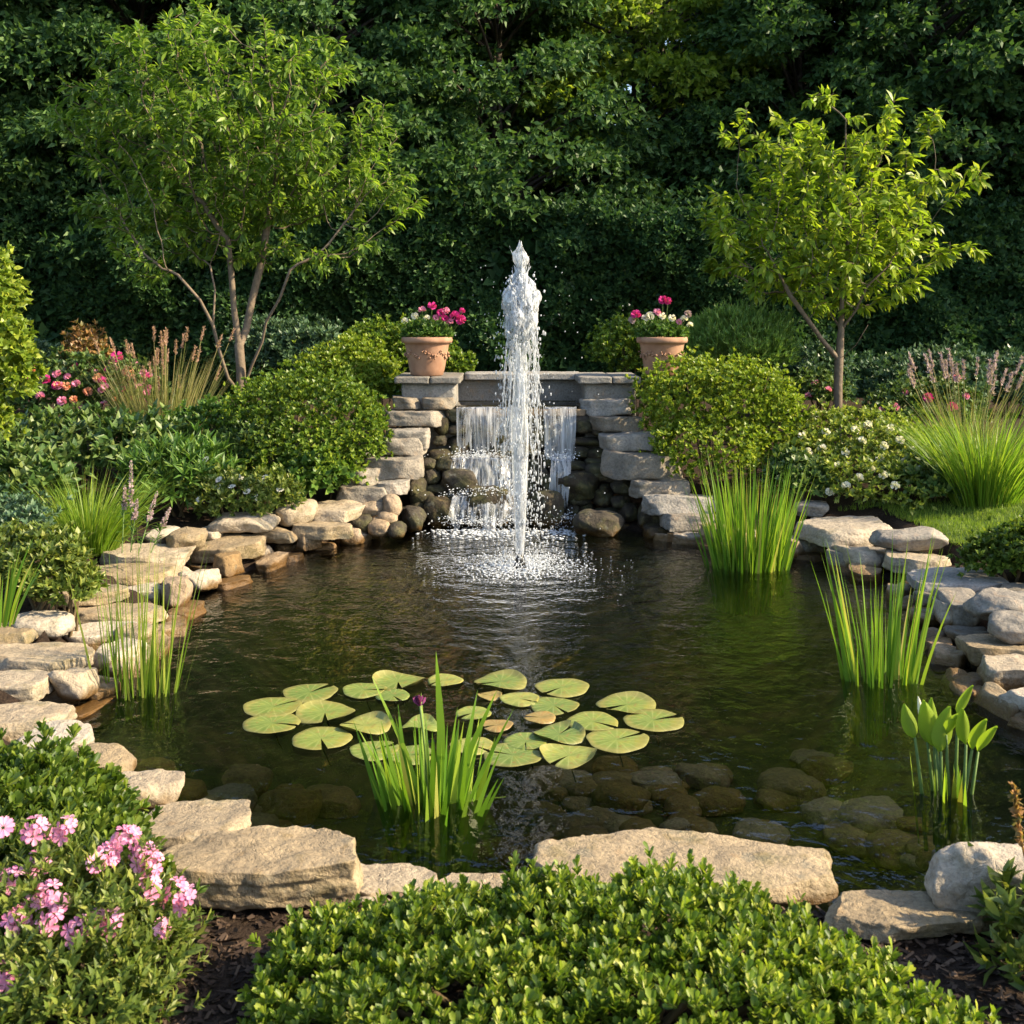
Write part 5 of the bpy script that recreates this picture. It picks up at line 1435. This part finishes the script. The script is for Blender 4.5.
g = Geo(); rr = rng(3); bp = P(420, 707, YI); d = nrm(np.stack([rr.normal(0, .3, 9), rr.normal(0, .3, 9), np.ones(9)], -1))
leaves(g, np.tile(bp, (9, 1)), d, rdir(rr, 9), .045, .024, T_OBO); mk("flower_bud", g, M['violet'], t)
# drooping stray leaves for the rushes at the right bank, arum-like plant
ba = G(948, 795, 0); Ya = ba[1]
t = thing("pickerel_plant", "broad leaved water plant with cupped yellow green leaves near the front corner", "water plant", (ba[0], Ya, -.2))
gs = Geo(); r = rng(6)
heads = [(915, 738, 905, 708, .055), (926, 730, 918, 700, .022), (936, 748, 925, 706, .075), (941, 752, 948, 712, .075), (934, 740, 931, 703, .05), (958, 715, 970, 688, .034), (966, 745, 962, 712, .05), (972, 750, 984, 722, .05), (978, 752, 994, 728, .04), (946, 735, 956, 715, .04)]
for q, (x0, y0, x1, y1, wd) in enumerate(heads):
    p0, p1 = P(x0, y0, Ya + r.normal(0, .03)), P(x1, y1, Ya + r.normal(0, .04)); d = p1 - p0
    bs = np.array([ba[0] + (x0 - 946) * .0018 + r.normal(0, .01), Ya + r.normal(0, .03), -.2])
    md = (bs + p0) / 2 + np.array([(p0[0] - bs[0]) * -.2, 0, 0])
    tube(gs, [bs, md, p0], [.008, .007, .005], 7)
    g = Geo(); L = np.linalg.norm(d); ax_ = d / L; sd_ = nrm(np.cross(ax_, [0, -1, .1])); nr_ = np.cross(sd_, ax_)
    vv = []
    for tt in np.linspace(0, 1, 9):
        hw = wd * .5 * (math.sin(math.pi * tt ** .75)) ** .8 + .001
        for u in np.linspace(-1, 1, 5):
            vv.append(p0 + ax_ * L * 1.15 * tt + sd_ * hw * u + nr_ * (-.35 * wd * (u * u)) * .9 + nr_ * .02 * tt ** 2)
    i = np.arange(8)[:, None] * 5 + np.arange(4)[None]
    g.add(np.array(vv), np.stack([i, i + 1, i + 6, i + 5], -1).reshape(-1, 4))
    lf = mk("leaf", g, M['white'] if q == 1 else M['l_arum'], t)
    if q == 1: lf["label"] = "narrow white spathe"
mk("stems", gs, M['green_stem'], t)
g = Geo(); n = 16; a = r.uniform(0, math.tau, n)
blades(g, np.stack([ba[0] + r.normal(0, .045, n), Ya + r.normal(0, .04, n), np.full(n, -.2)], -1), nrm(np.stack([r.normal(0, .12, n), r.normal(0, .1, n), np.ones(n)], -1)), r.normal(0, .05, (n, 3)), r.uniform(.28, .36, n), .03, 6, 2.5, r=r)
mk("sheaths", g, M['l_arum'], t)

# lily pads
PADS = [(559, 736, 55, "yellow tinged lily pad in the middle of the right cluster's front"), (310, 694, 57, "lily pad at the far left of the group's back row"), (273, 709, 61, "lily pad at the outer left tip of the group, the farther one"), (325, 714, 62, "deeply notched lily pad in the middle of the left cluster"),
 (272, 725, 60, "lily pad at the outer left tip of the group, the nearer one"), (321, 741, 63, "nearest lily pad of the left cluster"), (365, 727, 54, "lily pad just left of the iris pale leaf"), (374, 752, 52, "lily pad beside the iris foot on its left"),
 (364, 692, 46, "lily pad behind the leaning iris leaf tip"), (398, 683, 55, "large back lily pad left of the iris tip"), (445, 682, 38, "small back lily pad right behind the longest iris leaf"), (393, 698, 36, "small lily pad behind the violet bud"),
 (501, 683, 56, "large back lily pad left of the fountain's reflection"), (562, 689, 57, "large back lily pad right of the fountain's reflection"), (520, 701, 42, "lily pad lying in the fountain's reflection"), (554, 707, 52, "lily pad in the second row right of the reflection"),
 (474, 715, 38, "little lily pad right behind the iris leaves"), (593, 724, 55, "lily pad in the middle of the right cluster"), (627, 706, 63, "notched lily pad at the back of the right cluster's tip"),
 (653, 722, 64, "outermost lily pad of the right cluster"), (617, 742, 66, "largest lily pad at the front of the right cluster"), (569, 757, 60, "nearest lily pad of the right cluster"), (513, 757, 62, "lily pad right of the iris foot"), (526, 744, 46, "lily pad overlapping the one right of the iris foot"),
 (420, 728, 40, "lily pad hidden behind the iris leaves"), (410, 757, 50, "lily pad half under the iris foot"), (472, 748, 46, "lily pad between the iris and the right cluster")]
REDS = [(540, 720, 34, "small rusty lily pad between green pads"), (490, 697, 26, "curled red lily pad in the back row"), (497, 727, 34, "brown edged lily pad beside the iris leaves")]
def lily(px, py, wpx, lab, m, k):
    r = rng(700 + k); c0 = G(px, py, .0); R = wpx * c0[1] / F / 2 * .95
    notch = r.uniform(.06, .16); a0 = r.choice([0.2, 2.9, -.4, -2.6, .6, -1.4]) + r.uniform(-.4, .4)
    th = np.linspace(notch, math.tau - notch, 40) + a0
    rr_ = R * (1 + .035 * np.sin(th * 3 + r.uniform(0, 6)) + .02 * np.sin(th * 7))
    rings = [0, .3, .6, .85, .97, 1.0]
    vv = []; curl = r.uniform(.0, .03) * (k % 3 == 0)
    for f in rings:
        z = .006 + .002 * (k % 3) + ((.008 + curl) * np.clip((f - .75) / .25, 0, 1) ** 2) * (np.sin(th * 2 + k) * .5 + .35) + .003 * math.sin(f * 3) - (.003 if f == 1.0 else 0)
        vv.append(np.stack([np.cos(th) * rr_ * f, np.sin(th) * rr_ * f, np.broadcast_to(z, th.shape)], -1))
    v = np.array(vv).reshape(-1, 3); m_ = len(th)
    i = np.arange(len(rings) - 1)[:, None] * m_ + np.arange(m_ - 1)[None]
    g = Geo(); g.add(v, np.stack([i, i + m_, i + m_ + 1, i + 1], -1).reshape(-1, 4))
    tube(g, [(0, 0, .004), (.01, .02, -.05), (.03, .05, -.12)], .003, 5)
    o = mk("lily_pad", g, m); o.location = c0
    tag(o, lab, "lily pad", "floating lily pads")
for k, a in enumerate(PADS): lily(*a, M['pad'], k)
for k, a in enumerate(REDS): lily(*a, M['pad_red'], 50 + k)

# ------------------------------------------------------------------ foreground
def fl(px, Y, ztop, rx, ry, zb=.08):
    x = (px - 512) * Y / F; h = ztop - zb
    return (x, Y, zb + h * .35, rx, ry, h * .65)
lob = [fl(340, 2.62, .245, .17, .22), fl(440, 2.60, .285, .24, .26), fl(560, 2.60, .325, .26, .26), fl(665, 2.60, .345, .24, .26), fl(745, 2.56, .31, .22, .26), fl(835, 2.46, .25, .18, .22), fl(930, 2.36, .20, .14, .16), fl(480, 2.35, .30, .4, .25), fl(700, 2.35, .32, .42, .25), fl(330, 2.40, .22, .16, .2), fl(850, 2.3, .22, .25, .18)]
shrub("low_shrub", "wide low bright green shrub filling the front edge of the picture", "shrub", lob, 5200, 11, .027, .0135, M['l_front'], seed=90, T=T_OBO, up=1.0, spread=1.0, stem=.02, shell=(.8, 1.04), zmin=-.3, bumps=.2, stems=22, bfreq=7)
lob = [fl(45, 3.25, .42, .2, .2), fl(5, 3.15, .45, .22, .25), fl(88, 3.05, .34, .16, .16), fl(-30, 2.95, .45, .25, .25), fl(50, 3.0, .37, .2, .18), fl(122, 2.98, .26, .10, .1)]
shrub("ground_cover", "dense green ground cover between the pink flowers and the pond slabs", "shrub", lob, 2300, 9, .034, .016, M['l_cover'], seed=91, T=T_OBO, up=.8, stem=.015, shell=(.75, 1.03), bumps=.2)
lob = [fl(75, 2.70, .40, .22, .22, .07), fl(15, 2.72, .42, .2, .22, .07), fl(128, 2.72, .33, .11, .16, .07), fl(60, 2.55, .30, .22, .18, .06), fl(0, 2.5, .27, .2, .18, .06)]
t, p, nn = shrub("pink_flower_plant", "bushy plant with clusters of pink flowers at the front corner", "flowers", lob, 2300, 7, .034, .012, M['l_phlox'], seed=92, T=T_LEAF, up=.9, stem=.03, shell=(.6, 1.03), bumps=.25)
rr = rng(66)
for k, (px, py) in enumerate([(3, 828), (35, 831), (46, 840), (67, 831), (131, 836), (124, 842), (145, 857), (150, 866), (96, 864), (107, 857), (38, 865), (12, 882), (37, 899), (48, 896), (50, 920), (79, 932), (98, 920), (112, 925), (176, 894), (187, 901), (162, 929), (7, 977), (18, 921), (148, 890), (60, 905)]):
    add_flower(t, on_lobe(px, py, lob, 1.08), 'phlox' if k % 4 else 'daisy', .06 if k % 4 else .05, 'pink', rr, facing=(rr.normal(0, .3) + .2, -.7, .8), name="flower_cluster")
lob = [fl(1045, 2.85, .22, .08, .12, .07), fl(1060, 2.7, .25, .1, .12, .07)]
t, p, nn = shrub("leafy_perennial", "leafy plant with a brown seed spike at the front boulder's outer side", "plant", lob, 140, 7, .06, .026, M['l_phlox'], seed=93, T=T_LEAF, up=.6, stem=.03)
g = Geo(); r = rng(8); n = 90; f = r.uniform(0, 1, n)
pp = P(1014, 785, 2.85) * (1 - f)[:, None] + P(1023, 850, 2.85) * f[:, None]
leaves(g, pp, nrm(rdir(r, n) + np.array([-.1, 0, .5])), rdir(r, n), .022, .014); mk("seed_spike", g, M['l_rust'], t)
g = Geo(); tube(g, [P(1014, 785, 2.85), P(1021, 840, 2.85), P(1040, 930, 2.85)], .003, 5); mk("seed_stalk", g, M['l_rust'], t)

# bark chips scattered on the soil near the camera
r = rng(123); n = 9000
pp = np.stack([r.uniform(-1.3, 1.7, n), r.uniform(2.2, 3.25, n)], -1)
pp = pp[poly_dist(pp[:, 0], pp[:, 1], pond) > .1]; n = len(pp)
pp = np.concatenate([pp, (hz(pp[:, 0], pp[:, 1]) + .004)[:, None]], 1)
g = Geo(); a = r.uniform(0, math.tau, n); D = np.stack([np.cos(a), np.sin(a), r.normal(0, .25, n)], -1)
leaves(g, pp, D, nrm(np.array([0, 0, 1.]) + .5 * r.normal(0, 1, (n, 3))), r.uniform(.012, .05, n), r.uniform(.005, .014, n), (np.array([[-.5, 0, 0], [.5, .05, 0], [.4, 1, 0], [-.4, .93, .1]]), np.array([[0, 1, 2, 3]])))
M['chip'] = leaf_mat("bark_chip", [(0, (.02, .013, .009)), (.6, (.055, .035, .024)), (1, (.13, .085, .055))], .0, .8, .2)
tag(mk("bark_chips", g, M['chip']), "brown bark chips covering the front flower bed", "mulch", kind="stuff")
